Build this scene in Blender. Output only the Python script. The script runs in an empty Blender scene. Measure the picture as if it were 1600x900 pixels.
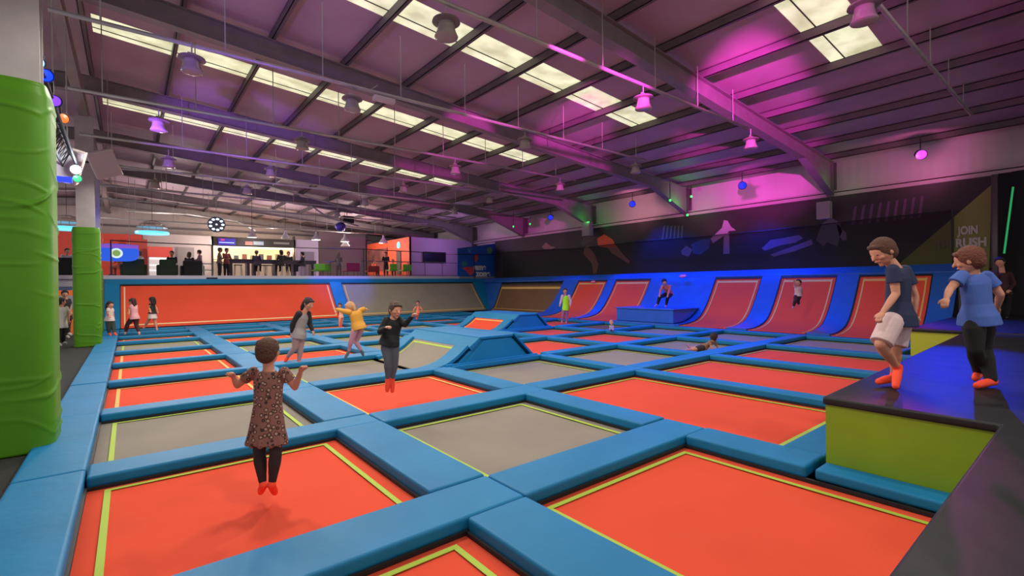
import bpy, bmesh, math, random
from mathutils import Vector, Matrix
random.seed(7)
sc = bpy.context.scene
C = sc.collection
PI = math.pi
# ------------------------------------------------------------------ camera
FPX, YAW, PITCH, ROLL, EYE = 746.95, 0.6754, -0.0061, -0.0119, 1.75
cy, sy = math.cos(YAW), math.sin(YAW)
FW = Vector((sy*math.cos(PITCH), cy*math.cos(PITCH), math.sin(PITCH)))
r0 = Vector((cy, -sy, 0)); u0 = r0.cross(FW)
RT = math.cos(ROLL)*r0 + math.sin(ROLL)*u0
UP = -math.sin(ROLL)*r0 + math.cos(ROLL)*u0
EP = Vector((0, 0, EYE))
cam_d = bpy.data.cameras.new('camera'); cam = bpy.data.objects.new('camera', cam_d); C.objects.link(cam)
cam_d.sensor_width = 36; cam_d.lens = 36*FPX/1600; cam_d.clip_end = 300
M = Matrix((RT, UP, -FW)).transposed().to_4x4(); M.translation = EP
cam.matrix_world = M
sc.camera = cam
# real places read off survey directions: a bearing from the viewpoint meeting a known wall or floor
def ray(x, y): return FW + (x-800)/FPX*RT + (450-y)/FPX*UP
def at_w(x, y, w): return EP + ray(x, y)*w
def at_x(x, y, X): d = ray(x, y); return EP + d*(X/d.x)
def at_y(x, y, Y): d = ray(x, y); return EP + d*(Y/d.y)
def at_z(x, y, z): d = ray(x, y); return EP + d*((z-EYE)/d.z)
def w_of(p): return (Vector(p)-EP).dot(FW)
# ------------------------------------------------------------------ render look, world
sc.view_settings.view_transform = 'Standard'; sc.view_settings.look = 'None'
sc.view_settings.gamma = 1; sc.view_settings.use_curve_mapping = False
sc.view_settings.exposure = 0.0
sc.render.engine = 'CYCLES'
sc.cycles.use_denoising = True
sc.cycles.max_bounces = 6; sc.cycles.diffuse_bounces = 3; sc.cycles.transparent_max_bounces = 8
sc.cycles.sample_clamp_indirect = 4
W = bpy.data.worlds.new('world'); sc.world = W; W.use_nodes = True
bg = W.node_tree.nodes['Background']; bg.inputs[0].default_value = (0.92, 0.82, 0.86, 1); bg.inputs[1].default_value = 0.75
# ------------------------------------------------------------------ light helpers
def link_light(name, d, loc, target=None, label=None):
    o = bpy.data.objects.new(name, d); C.objects.link(o); o.location = loc
    if target is not None:
        o.rotation_euler = (Vector(target)-Vector(loc)).to_track_quat('-Z', 'Y').to_euler()
    return o
def spot(loc, target, col, power, size=60, blend=.6, rad=.08, name='spot_beam'):
    d = bpy.data.lights.new(name, 'SPOT'); d.color = col; d.energy = power
    d.spot_size = math.radians(size); d.spot_blend = blend; d.shadow_soft_size = rad
    return link_light(name, d, loc, target)
def point(loc, col, power, rad=.05, name='lamp_glow'):
    d = bpy.data.lights.new(name, 'POINT'); d.color = col; d.energy = power; d.shadow_soft_size = rad
    return link_light(name, d, loc)
FILL_P = 390.0
# coloured stage lighting washes (several beams are added from places without a fixture)
MAG = (1.0, .05, .75); BLU = (.0, .035, 1.0); VIO = (.35, .08, 1.0); GRN = (.05, 1.0, .1)
WASH = [  # place, aim, colour, power, cone
    ((5.0, 2.2, 5.6), (13.4, 6.3, 6.15), MAG, 12000, 24),
    ((5.0, 2.2, 5.6), (14.5, 3.6, 6.9), MAG, 420, 44),
    ((5.0, 2.2, 5.6), (12.4, 12.1, 6.25), MAG, 11000, 17),
    ((5.0, 2.2, 5.6), (10.0, 18.0, 6.4), MAG, 7000, 13),
    ((-.55, 7.7, 4.6), (2.5, 9.5, 7.6), VIO, 260, 70),
    ((-.5, 8.2, 4.8), (2.2, 13.8, 6.05), BLU, 420, 16),
    ((-.55, 12.4, 4.6), (5.0, 22.0, 7.4), VIO, 1500, 46),
    ((19.3, 3.6, 5.6), (15.5, 1.6, .7), BLU, 1300, 36),
    ((19.3, 3.2, 5.6), (7.8, 1.0, .7), BLU, 1300, 11),
    ((19.3, 8.9, 5.6), (17.2, 8.6, .5), BLU, 1700, 110),
    ((19.3, 14.3, 5.6), (17.2, 12.5, .5), BLU, 1700, 110),
    ((9.5, 11.0, 5.7), (16.4, 11.8, .5), BLU, 900, 26),
    ((19.3, 20.5, 5.6), (14.5, 17.5, .1), BLU, 1200, 90),
    ((19.2, 6.4, 5.5), (11.9, 13.9, .4), BLU, 6500, 22),
    ((19.2, 4.2, 5.5), (6.5, 8.6, .35), BLU, 4200, 9),
    ((19.2, 9.3, 5.5), (13.5, 8.0, .1), BLU, 900, 50),
    ((19.3, 3.8, 5.6), (13.0, 4.6, .1), MAG, 350, 45),
    ((19.3, 4.2, 5.6), (5.75, 1.35, 1.6), MAG, 420, 6),
    ((19.0, 9.6, 5.5), (20.4, 9.0, 5.6), MAG, 45, 140),
    ((19.0, 15.0, 5.5), (20.4, 15.0, 5.6), (1, .35, .5), 60, 140),
    ((19.0, 3.6, 5.4), (20.4, 4.0, 5.6), (1, .2, .55), 50, 140),
    ((9.3, 25.2, 5.4), (9.3, 27.05, 2.3), BLU, 800, 60),
]
for p, t, c_, e, s in WASH: spot(p, t, c_, e, s)
# ------------------------------------------------------------------ materials
MATS = {}
def mat(name, col, rough=.6, bump=0, bscale=20, var=0, vscale=3, metal=0, emit=None, es=0, coat=0, spec=.5):
    if name in MATS: return MATS[name]
    m = bpy.data.materials.new(name); m.use_nodes = True; nt = m.node_tree; b = nt.nodes['Principled BSDF']
    b.inputs['Base Color'].default_value = (*col, 1); b.inputs['Roughness'].default_value = rough; b.inputs['Metallic'].default_value = metal
    b.inputs['Specular IOR Level'].default_value = spec
    if coat: b.inputs['Coat Weight'].default_value = coat
    tc = nt.nodes.new('ShaderNodeTexCoord')
    if var:
        n = nt.nodes.new('ShaderNodeTexNoise'); n.inputs['Scale'].default_value = vscale; n.inputs['Detail'].default_value = 4
        nt.links.new(tc.outputs['Object'], n.inputs['Vector'])
        r = nt.nodes.new('ShaderNodeMapRange'); r.inputs[1].default_value = .3; r.inputs[2].default_value = .7; r.inputs[3].default_value = 1-var; r.inputs[4].default_value = 1+var
        nt.links.new(n.outputs['Fac'], r.inputs[0])
        mx = nt.nodes.new('ShaderNodeVectorMath'); mx.operation = 'SCALE'; mx.inputs[0].default_value = col
        nt.links.new(r.outputs[0], mx.inputs['Scale']); nt.links.new(mx.outputs[0], b.inputs['Base Color'])
    if bump:
        n = nt.nodes.new('ShaderNodeTexNoise'); n.inputs['Scale'].default_value = bscale; n.inputs['Detail'].default_value = 3
        nt.links.new(tc.outputs['Object'], n.inputs['Vector'])
        bp = nt.nodes.new('ShaderNodeBump'); bp.inputs['Strength'].default_value = bump; bp.inputs['Distance'].default_value = .02
        nt.links.new(n.outputs['Fac'], bp.inputs['Height']); nt.links.new(bp.outputs[0], b.inputs['Normal'])
    if emit:
        b.inputs['Emission Color'].default_value = (*emit, 1); b.inputs['Emission Strength'].default_value = es
    MATS[name] = m
    return m
def wave_mat(name, col, axis, scale, strength, rough=.5):
    m = mat(name, col, rough, var=.08, vscale=.6); nt = m.node_tree; b = nt.nodes['Principled BSDF']
    tc = nt.nodes.new('ShaderNodeTexCoord'); w = nt.nodes.new('ShaderNodeTexWave'); w.bands_direction = axis; w.inputs['Scale'].default_value = scale
    w.wave_profile = 'SIN'; nt.links.new(tc.outputs['Object'], w.inputs['Vector'])
    bp = nt.nodes.new('ShaderNodeBump'); bp.inputs['Strength'].default_value = strength; bp.inputs['Distance'].default_value = .03
    nt.links.new(w.outputs['Fac'], bp.inputs['Height']); nt.links.new(bp.outputs[0], b.inputs['Normal'])
    return m
PAD = mat('blue_vinyl', (.004, .165, .36), .55, spec=.28, bump=.45, bscale=4, var=.10, vscale=1.2)
PADB = mat('deep_blue_vinyl', (.012, .10, .42), .42, bump=.25, bscale=3, var=.08)
ORG = mat('orange_mat', (.68, .080, .040), .9, spec=.08, bump=.03, bscale=200, var=.05, vscale=.9)
GRY = mat('grey_mat', (.25, .22, .18), .9, spec=.1, bump=.05, bscale=200, var=.07, vscale=1.1)
BRN = mat('brown_mat', (.17, .095, .055), .9, spec=.1, bump=.05, bscale=200, var=.07, vscale=1.1)
LINE = mat('yellow_green_webbing', (.36, .50, .045), .7)
LINEO = mat('ochre_webbing', (.66, .42, .10), .7)
BLK = mat('black_rubber', (.008, .008, .010), .6)
BLKV = mat('black_vinyl', (.011, .011, .013), .48, spec=.35, bump=.45, bscale=3.5, var=.3)
CARPET = mat('dark_carpet', (.018, .020, .016), .95, bump=.5, bscale=120, var=.3, vscale=60)
LIME = mat('lime_vinyl', (.062, .215, .003), .5, spec=.3, bump=.25, bscale=2.2, var=.06)
OLIVE = mat('olive_lime_vinyl', (.20, .32, .008), .45, bump=.4, bscale=3, var=.06)
STEEL = mat('grey_painted_steel', (.225, .195, .195), .5, var=.1)
STEELD = mat('dark_painted_steel', (.12, .10, .10), .5, var=.1)
GALV = mat('galvanised_steel', (.42, .40, .37), .42, metal=.35, var=.12)
ROOF = wave_mat('roof_liner', (.46, .33, .38), 'Y', .55, .12, .6)
CLAD = wave_mat('pale_cladding', (.50, .43, .44), 'Y', 1.1, .18)
SKIN = mat('skin', (.56, .25, .155), .55)
SKIN2 = mat('darker_skin', (.42, .21, .13), .5)
SOCK = mat('orange_socks', (.95, .07, .025), .75)
WHITE = mat('white_paint', (.75, .74, .72), .5)
# ------------------------------------------------------------------ mesh helper
class MB:
    def __init__(s): s.v = []; s.f = []
    def add(s, vs, fs):
        n = len(s.v); s.v += [tuple(v) for v in vs]; s.f += [tuple(i+n for i in f) for f in fs]; return s
    def box(s, a, b):
        (x0, y0, z0), (x1, y1, z1) = a, b
        return s.add([(x0,y0,z0),(x1,y0,z0),(x1,y1,z0),(x0,y1,z0),(x0,y0,z1),(x1,y0,z1),(x1,y1,z1),(x0,y1,z1)],
                     [(0,3,2,1),(4,5,6,7),(0,1,5,4),(1,2,6,5),(2,3,7,6),(3,0,4,7)])
    def prism(s, poly, d):          # polygon of 3-D points extruded by vector d
        n = len(poly); d = Vector(d); vs = [Vector(p) for p in poly]+[Vector(p)+d for p in poly]
        return s.add(vs, [tuple(range(n))[::-1], tuple(range(n, 2*n))]+[(i, (i+1) % n, (i+1) % n+n, i+n) for i in range(n)])
    def tube(s, a, b, ra, rb=None, n=12, caps=True):
        rb = ra if rb is None else rb; a = Vector(a); b = Vector(b); d = (b-a)
        if d.length < 1e-6: return s
        d.normalize(); u = d.orthogonal().normalized(); v = d.cross(u)
        vs = [a+ra*(math.cos(t)*u+math.sin(t)*v) for t in [2*PI*i/n for i in range(n)]]+[b+rb*(math.cos(t)*u+math.sin(t)*v) for t in [2*PI*i/n for i in range(n)]]
        fs = [(i, (i+1) % n, (i+1) % n+n, i+n) for i in range(n)]
        if caps: fs += [tuple(range(n))[::-1], tuple(range(n, 2*n))]
        return s.add(vs, fs)
    def lathe(s, prof, c=(0,0,0), n=24, M=None):   # prof [(r,z)...]
        vs = []; fs = []; c = Vector(c)
        for r, z in prof:
            for i in range(n):
                t = 2*PI*i/n; p = Vector((r*math.cos(t), r*math.sin(t), z)); vs.append((M @ p if M else p)+c)
        for k in range(len(prof)-1):
            for i in range(n): fs.append((k*n+i, k*n+(i+1) % n, (k+1)*n+(i+1) % n, (k+1)*n+i))
        fs.append(tuple(range(n))[::-1]); fs.append(tuple((len(prof)-1)*n+i for i in range(n)))
        return s.add(vs, fs)
    def ball(s, c, r, M=None, n=14, m=10):
        r = (r, r, r) if not hasattr(r, '__len__') else r; c = Vector(c)
        vs = [(0, 0, -r[2])]; fs = []
        for k in range(1, m):
            ph = -PI/2+PI*k/m
            for i in range(n): t = 2*PI*i/n; vs.append((r[0]*math.cos(ph)*math.cos(t), r[1]*math.cos(ph)*math.sin(t), r[2]*math.sin(ph)))
        vs.append((0, 0, r[2])); L = len(vs)-1
        for i in range(n): fs.append((0, 1+(i+1) % n, 1+i)); fs.append((L, L-n+i, L-n+(i+1) % n))
        for k in range(m-2):
            for i in range(n): a = 1+k*n; fs.append((a+i, a+(i+1) % n, a+n+(i+1) % n, a+n+i))
        vs = [(M @ Vector(v) if M else Vector(v))+c for v in vs]
        return s.add(vs, fs)
    def cap(s, a, b, ra, rb=None, n=12):            # tapered capsule
        rb = ra if rb is None else rb
        s.tube(a, b, ra, rb, n); s.ball(a, ra, n=n, m=8); s.ball(b, rb, n=n, m=8); return s
    def chain(s, pts, rs, n=12):
        for i in range(len(pts)-1): s.cap(pts[i], pts[i+1], rs[i], rs[i+1], n)
        return s
    def sweep(s, secs, n=20):                       # secs [(centre, width axis vec, depth axis vec)]
        vs = []
        for c, wa, da in secs:
            for i in range(n):
                t = 2*PI*i/n; vs.append(Vector(c)+Vector(wa)*math.cos(t)+Vector(da)*math.sin(t))
        k = len(secs)
        fs = [(j*n+i, j*n+(i+1) % n, (j+1)*n+(i+1) % n, (j+1)*n+i) for j in range(k-1) for i in range(n)]
        fs += [tuple(range(n))[::-1], tuple((k-1)*n+i for i in range(n))]
        return s.add(vs, fs)
    def build(s, name, m, parent=None, bevel=0, smooth=False, org=None, seg=2):
        me = bpy.data.meshes.new(name)
        o_ = Vector(org) if org is not None else None
        vs = s.v if o_ is None else [tuple(Vector(v)-o_) for v in s.v]
        me.from_pydata(vs, [], s.f); me.validate()
        bm = bmesh.new(); bm.from_mesh(me); bmesh.ops.recalc_face_normals(bm, faces=bm.faces)
        if bevel:
            bmesh.ops.bevel(bm, geom=bm.edges[:], offset=bevel, segments=seg, profile=.6, affect='EDGES', clamp_overlap=True)
        for f in bm.faces: f.smooth = smooth or bool(bevel)
        bm.to_mesh(me); bm.free()
        me.materials.append(m)
        o = bpy.data.objects.new(name, me); C.objects.link(o)
        if o_ is not None: o.location = o_
        if parent is not None:
            o.parent = parent
            if o_ is None: o.location = -Vector(parent.location)
            else: o.location = o_-Vector(parent.location)
            if parent.parent is not None: pass
        if bevel:
            w = o.modifiers.new('wn', 'WEIGHTED_NORMAL'); w.keep_sharp = True
        return o
def tag(o, label, cat, group=None):
    o['label'] = label; o['category'] = cat
    if group: o['group'] = group
    return o
def struct(o): o['kind'] = 'structure'; return o
def thing(name, loc, label, cat, group=None):
    o = bpy.data.objects.new(name, None); C.objects.link(o); o.location = loc; o.empty_display_size = .1
    return tag(o, label, cat, group)
ORD = ['nearest', 'second', 'third', 'fourth', 'fifth', 'sixth', 'seventh', 'eighth', 'ninth', 'tenth', 'eleventh', 'twelfth', 'thirteenth', 'fourteenth']
# ------------------------------------------------------------------ building shell
def zr(x): return 7.38-.08*abs(x+1)           # underside of the rafters
YB, YE, XL, XR = -6.0, 42.6, -8.0, 20.6
SKX0, SKX1 = -.6, 13.4
SKY = [(-2.8, -1.8), (3.1, 4.1), (8.85, 9.85), (14.4, 15.4), (20.2, 21.2), (26.0, 27.0), (31.8, 32.8), (37.5, 38.5)]
def sheet(m, x0, x1, y0, y1, dz=0, th=.06):
    xs = [x0]+([-1] if x0 < -1 < x1 else [])+[x1]
    for a, b in zip(xs, xs[1:]):
        za, zb = zr(a)+.67+dz, zr(b)+.67+dz
        m.add([(a,y0,za),(b,y0,zb),(b,y1,zb),(a,y1,za),(a,y0,za+th),(b,y0,zb+th),(b,y1,zb+th),(a,y1,za+th)],
              [(0,3,2,1),(4,5,6,7),(0,1,5,4),(1,2,6,5),(2,3,7,6),(3,0,4,7)])
m = MB(); yy = YB
for a, b in SKY:
    sheet(m, XL, XR+.2, yy, a); sheet(m, XL, SKX0, a, b); sheet(m, SKX1, XR+.2, a, b); yy = b
sheet(m, XL, XR+.2, yy, YE+.2)
struct(m.build('ceiling', ROOF))
# skylights: translucent roof sheets with a lap line
SKM = mat('skylight_sheet', (.7, .7, .55), .5)
nt = SKM.node_tree; b_ = nt.nodes['Principled BSDF']; tc = nt.nodes.new('ShaderNodeTexCoord')
n1 = nt.nodes.new('ShaderNodeTexNoise'); n1.inputs['Scale'].default_value = 2.2; n1.inputs['Detail'].default_value = 6
rp = nt.nodes.new('ShaderNodeValToRGB'); rp.color_ramp.elements[0].position = .3; rp.color_ramp.elements[0].color = (.48, .50, .27, 1); rp.color_ramp.elements[1].position = .62; rp.color_ramp.elements[1].color = (.90, .92, .60, 1)
nt.links.new(tc.outputs['Object'], n1.inputs['Vector']); nt.links.new(n1.outputs['Fac'], rp.inputs[0]); nt.links.new(rp.outputs[0], b_.inputs['Emission Color'])
b_.inputs['Emission Strength'].default_value = .95
for i, (a, b) in enumerate(SKY):
    if i == 0: nm = 'translucent roof skylight strip behind the viewpoint'
    else: nm = 'pale yellow translucent skylight strip, %s from the viewer across the roof' % ORD[i-1]
    t = thing('roof_skylight', (SKX0, a, zr(SKX0)+.7), nm, 'skylight', 'skylight strips')
    s_ = MB(); sheet(s_, SKX0, SKX1, a, b, .01, .03); s_.build('panel', SKM, t)
    s_ = MB(); yl = b-.3; s_.add([(SKX0,yl,zr(SKX0)+.66),(SKX1,yl,zr(SKX1)+.66),(SKX1,yl+.025,zr(SKX1)+.66),(SKX0,yl+.025,zr(SKX0)+.66),
        (SKX0,yl,zr(SKX0)+.675),(SKX1,yl,zr(SKX1)+.675),(SKX1,yl+.025,zr(SKX1)+.675),(SKX0,yl+.025,zr(SKX0)+.675)], [(0,3,2,1),(4,5,6,7),(0,1,5,4),(1,2,6,5),(2,3,7,6),(3,0,4,7)])
    s_.build('lap_seam', STEELD, t)
# rafters with haunch and right-hand column stub
RY = [.5, 6.4, 12.25, 18.1, 24.0, 29.9, 35.8, 41.7]
for i, y in enumerate(RY):
    t = thing('roof_rafter', (-1, y, 7), 'grey steel roof rafter with deep haunch, %s frame from the viewer' % ORD[i], 'rafter', 'portal frame rafters')
    w_ = MB(); xs = [XL, -1, 15.6, 20.15]
    bot = [(XL, zr(XL)), (-1, zr(-1)), (17.6, zr(17.6)), (20.2, 4.95)]
    top = [(20.2, zr(20.2)+.45), (-1, zr(-1)+.45), (XL, zr(XL)+.45)]
    w_.prism([(x, y-.01, z) for x, z in bot+top], (0, .02, 0))
    w_.build('web', STEEL, t)
    f_ = MB()
    for (x0, z0), (x1, z1) in zip(bot, bot[1:]): f_.prism([(x0,y-.13,z0-.02),(x1,y-.13,z1-.02),(x1,y-.13,z1),(x0,y-.13,z0)], (0,.26,0))
    f_.build('bottom_flange', STEEL, t)
    f_ = MB()
    for (x0, z0), (x1, z1) in zip(top, top[1:]): f_.prism([(x0,y-.11,z0-.02),(x1,y-.11,z1-.02),(x1,y-.11,z1),(x0,y-.11,z0)], (0,.22,0))
    f_.build('top_flange', STEEL, t)
    if i in (1, 2, 3, 4):
        g_ = MB(); x = 8.3; g_.prism([(x, y-.10, zr(x)+.01),(x+1.2, y-.10, zr(x)-.08),(x+1.2,y-.10,zr(x+1.2)+.0),], (0,.2,0)); g_.build('splice_plate', STEEL, t)
for i, y in enumerate(RY):
    c_ = MB()
    c_.box((20.2, y-.11, 0), (20.22, y+.11, 6.15)); c_.box((20.5, y-.11, 0), (20.52, y+.11, 6.15)); c_.box((20.2, y-.01, 0), (20.5, y+.01, 6.15))
    tag(c_.build('steel_column', STEELD), 'dark steel column against the right wall, %s from the viewer' % ORD[i], 'column', 'right wall columns')
PX = [-6, -4.3, -2.5, -.75, .97, 2.7, 4.4, 6.1, 7.85, 9.55, 11.25, 13.0, 14.75, 16.45, 18.2, 19.9]
for i, x in enumerate(PX):
    p_ = MB(); z = zr(x)+.45
    p_.box((x-.035, YB, z), (x-.02, YE, z+.2)); p_.box((x-.035, YB, z), (x+.05, YE, z+.015)); p_.box((x-.035, YB, z+.185), (x+.05, YE, z+.2))
    tag(p_.build('roof_purlin', STEELD), 'dark steel purlin running the hall length under the roof, %s from the left' % (['first','second','third','fourth','fifth','sixth','seventh','eighth','ninth','tenth','eleventh','twelfth','thirteenth','fourteenth','fifteenth','sixteenth'][i]), 'purlin', 'roof purlins')
rb = MB(); rb.box((-1.1, YB, 6.95), (-.9, YE, 7.0)); rb.box((-1.01, YB, 7.0), (-.99, YE, 7.33)); rb.box((-1.1, YB, 7.33), (-.9, YE, 7.37))
tag(rb.build('spine_beam', STEEL), 'long grey steel beam over the left-hand columns', 'beam')
# floor, walls
f_ = MB(); f_.box((XL, YB, -.5), (XR, 27.2, -.4)); struct(f_.build('floor', CARPET))
f_ = MB(); f_.box((XL, -5.9, -.4), (-.82, 27.15, .06)); struct(f_.build('floor_left', CARPET))
w_ = MB(); w_.box((XR, YB, -.5), (XR+.15, YE, 6.6)); struct(w_.build('wall_right', CLAD))
BEI = wave_mat('beige_cladding', (.42, .35, .33), 'X', .9, .3)
w_ = MB(); w_.box((XL, YE, 2), (XR, YE+.15, 8)); struct(w_.build('wall_back', BEI))
for i, z in enumerate((4.9, 6.1)):
    w_ = MB(); w_.box((XL, YE-.15, z), (XR, YE, z+.12)); struct(w_.build('trim_%d' % (i+1), STEELD))
w_ = MB(); w_.box((20.25, YB, 4.86), (XR, YE, 4.99)); w_.box((20.32, YB, 5.04), (XR, YE, 5.10)); struct(w_.build('trim_3', mat('sill_paint', (.42,.33,.36), .5)))
# cafe deck
f_ = MB(); f_.box((XL, 27.2, 2.2), (XR, YE, 2.36)); struct(f_.build('floor_cafe', mat('cafe_floor', (.25, .23, .25), .5)))
w_ = MB(); w_.box((XL, 27.05, 2.22), (17.2, 27.2, 2.38)); struct(w_.build('trim_4', mat('lavender_fascia', (.45, .42, .5), .5)))
w_ = MB(); w_.box((XL, 27.2, -.4), (XR, 27.35, 2.2)); struct(w_.build('wall_deck', mat('lavender_wall', (.48, .46, .52), .6)))
# ------------------------------------------------------------------ trampoline field
COLX = [(-.32, 1.83), (2.38, 4.6), (5.05, 7.4), (7.72, 10.15), (10.5, 12.92), (13.3, 15.85)]
CELL = {
 0: [(.62,2.83,'o'),(3.36,5.55,'o'),(5.98,8.22,'g'),(8.62,10.97,'o'),(11.25,13.65,'o'),(13.9,16.3,'o'),(16.6,19.15,'g'),(19.45,21.35,'o'),(21.8,23.2,'o'),(23.7,24.8,'o')],
 1: [(.62,2.83,'o'),(3.36,5.47,'g'),(5.98,8.25,'o'),(8.68,11.0,'h'),(11.55,13.52,'o'),(14.0,16.25,'g'),(16.7,18.95,'o'),(19.45,21.35,'o'),(21.8,23.2,'g'),(23.7,24.8,'o')],
 2: [(2.05,5.58,'o'),(6.03,8.25,'g'),(8.34,11.3,'r'),(11.6,13.72,'g'),(14.1,16.4,'g'),(16.8,19.0,'g'),(19.45,21.35,'o'),(21.8,23.2,'g'),(23.7,24.8,'g')],
 3: [(2.35,5.62,'o'),(6.03,8.23,'g'),(8.6,10.98,'o'),(11.4,13.6,'g'),(13.98,16.3,'k'),(16.8,19.0,'g'),(19.45,21.35,'o'),(21.8,23.2,'g'),(23.7,24.8,'g')],
 4: [(2.45,5.6,'o'),(6.1,8.2,'g'),(8.6,10.98,'o'),(11.3,13.55,'o'),(13.66,16.62,'r'),(16.8,19.0,'o'),(19.45,21.35,'o'),(21.8,23.2,'g'),(23.7,24.8,'g')],
 5: [(3.05,5.7,'g'),(6.1,8.25,'g'),(8.6,11.0,'g'),(11.3,13.5,'b'),(13.9,16.4,'o'),(16.8,19.0,'g'),(19.45,21.35,'o'),(21.8,23.2,'g'),(23.7,24.8,'g')]}
CN = ['leftmost', 'second', 'third', 'fourth', 'fifth', 'rightmost']
RN = ['first', 'second', 'third', 'fourth', 'fifth', 'sixth', 'seventh', 'eighth', 'ninth', 'tenth']
PADN = [0]
def pad(x0, y0, x1, y1, label, z1=None, m=None):
    g = .006; z1 = z1 if z1 is not None else .125+random.uniform(-.006, .006)
    p = MB(); p.box((x0+g, y0+g, .018), (x1-g, y1-g, z1))
    o = p.build('safety_pad', m or PAD, None, bevel=.028, org=((x0+x1)/2, (y0+y1)/2, 0), seg=3)
    tag(o, label, 'pad', 'blue trampoline pads'); return o
def curve_sheet(mb, prof, y0, y1, off=0, th=.02, axis='x'):
    # profile points (a,z); a runs along x (bank on the right) or along y (bank at the back)
    n = len(prof); nrm = []
    for i in range(n):
        a = Vector(prof[max(i-1,0)]); b = Vector(prof[min(i+1,n-1)]); d = (b-a).normalized(); nrm.append(Vector((-d.y, d.x)))
    up = [Vector(p)+q*(off+th) for p, q in zip(prof, nrm)]; lo = [Vector(p)+q*off for p, q in zip(prof, nrm)]
    ring = up+lo[::-1]
    if axis == 'x': mb.prism([(p.x, y0, p.y) for p in ring], (0, y1-y0, 0))
    else: mb.prism([(y0, p.x, p.y) for p in ring], (y1-y0, 0, 0))
    return mb
def smooth_prof(P, k=5):
    out = []; n = len(P)
    for i in range(n-1):
        p0, p1, p2, p3 = Vector(P[max(i-1,0)]), Vector(P[i]), Vector(P[i+1]), Vector(P[min(i+2,n-1)])
        for j in range(k):
            t = j/k; out.append(tuple(.5*((2*p1)+(-p0+p2)*t+(2*p0-5*p1+4*p2-p3)*t*t+(-p0+3*p1-3*p2+p3)*t**3)))
    out.append(tuple(P[-1])); return out
def seg_prof(prof, a0, a1):
    def zat(a):
        for (x0, z0), (x1, z1) in zip(prof, prof[1:]):
            if x0 <= a <= x1: return z0+(z1-z0)*(a-x0)/(x1-x0+1e-9)
        return prof[-1][1]
    return [(a0, zat(a0))]+[p for p in prof if a0+1e-3 < p[0] < a1-1e-3]+[(a1, zat(a1))]
RAMP_P = smooth_prof([(4.6, .004), (4.95, .07), (5.25, .21), (5.56, .44)])
def line_ring(x0, y0, x1, y1, w=.045, z=.004):
    l = MB()
    for a, b in (((x0,y0),(x1,y0+w)), ((x0,y1-w),(x1,y1)), ((x0,y0+w),(x0+w,y1-w)), ((x1-w,y0+w),(x1,y1-w))):
        l.box((a[0], a[1], z), (b[0], b[1], z+.004))
    return l
NAMEC = {'o': 'orange', 'g': 'grey', 'h': 'grey', 'b': 'dull brown', 'k': 'orange'}
EXTRA = {(0,1): 'the one under the jumping girl in a patterned dress', (1,2): 'the one under the jumping girl in black', (4,1): 'with a child lying on it'}
for c in range(6):
    xl, xr = COLX[c]; cells = CELL[c]
    for r, (y0, y1, k) in enumerate(cells):
        row = RN[r]+' from the front'
        if k != 'r':
            x1 = xr
            if k in 'hk': x1 = xl+2.12 if k == 'h' else xr
            lab = '%s trampoline, %s in the %s column' % (NAMEC[k], row, CN[c])
            if k in 'hk': lab = '%s trampoline curving up into a ramp, %s, %s column' % (NAMEC[k], row, CN[c])
            t = thing('trampoline', ((xl+x1)/2, (y0+y1)/2, 0), lab, 'trampoline', 'floor trampolines')
            mm = {'o': ORG, 'g': GRY, 'h': GRY, 'b': BRN, 'k': ORG}[k]
            b = MB(); e = 0.0 if k in 'hk' else .1
            # bed sags a touch in the middle
            NX = 10; vs = []; fs = []
            bx0, bx1, by0, by1 = xl-.1, x1+e, y0-.1, y1+.1
            for i in range(NX+1):
                for j in range(NX+1):
                    u, v = i/NX, j/NX; vs.append((bx0+(bx1-bx0)*u, by0+(by1-by0)*v, -.02*math.sin(PI*u)*math.sin(PI*v)*(0 if k in 'hk' else 1)))
            for i in range(NX):
                for j in range(NX): a = i*(NX+1)+j; fs.append((a, a+NX+1, a+NX+2, a+1))
            b.add(vs, fs); bo = b.build('bed', mm, t, smooth=True)
            sm = bo.modifiers.new('thick', 'SOLIDIFY'); sm.thickness = .01; sm.offset = -1
            # black frame edge showing under the pads
            fr = MB(); q = .014
            for (a0, b0, a1, b1) in ((xl-.02, y1-q, x1+.02*(e>0), y1+.02), (xl-.02, y0-.02, x1+.02*(e>0), y0+q), (xl-.02, y0+q, xl+q, y1-q))+(() if e == 0 else ((x1-q, y0+q, x1+.02, y1-q),)):
                fr.box((a0, b0, .002), (a1, b1, .030))
            fr.build('frame_edge', BLK, t)
            lm = LINE if k in 'gh' or (r < 1) else LINE
            if e: line_ring(xl+.13, y0+.12, x1-.13, y1-.075, .045 if r < 3 else .05).build('marking_line', LINE if (k in 'gb' or r < 2) else LINEO, t)
            else:
                l = MB(); l.box((xl+.13, y0+.12, .004), (xl+.175, y1-.09, .008)); l.box((xl+.175, y0+.12, .004), (x1, y0+.165, .008)); l.box((xl+.175, y1-.135, .004), (x1, y1-.09, .008)); l.build('marking_line', LINE, t)
        # gap strip to the right of this cell
        xn = COLX[c+1][0] if c < 5 else 16.2
        skip = (c, r) in ((1, 3), (2, 2), (3, 4), (4, 4))
        if not skip: pad(xr, y0 if (c, r) != (1, 0) else 1.66, xn, y1, 'blue pad right of the trampoline %s in the %s column' % (row, CN[c]))
        # pad behind this cell
        y2 = cells[r+1][0] if r+1 < len(cells) else 25.35
        ex = xn
        pad(xl if c else -.32, y1, ex, y2, 'blue pad behind the trampoline %s in the %s column' % (row, CN[c]))
    if cells[0][0] > .7:
        pad(xl, 1.66 if c == 2 else (2.93 if c == 5 else 1.95), xn if c != 4 else 13.08, cells[0][0], 'blue pad in front of the first trampoline in the %s column' % CN[c])
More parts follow.
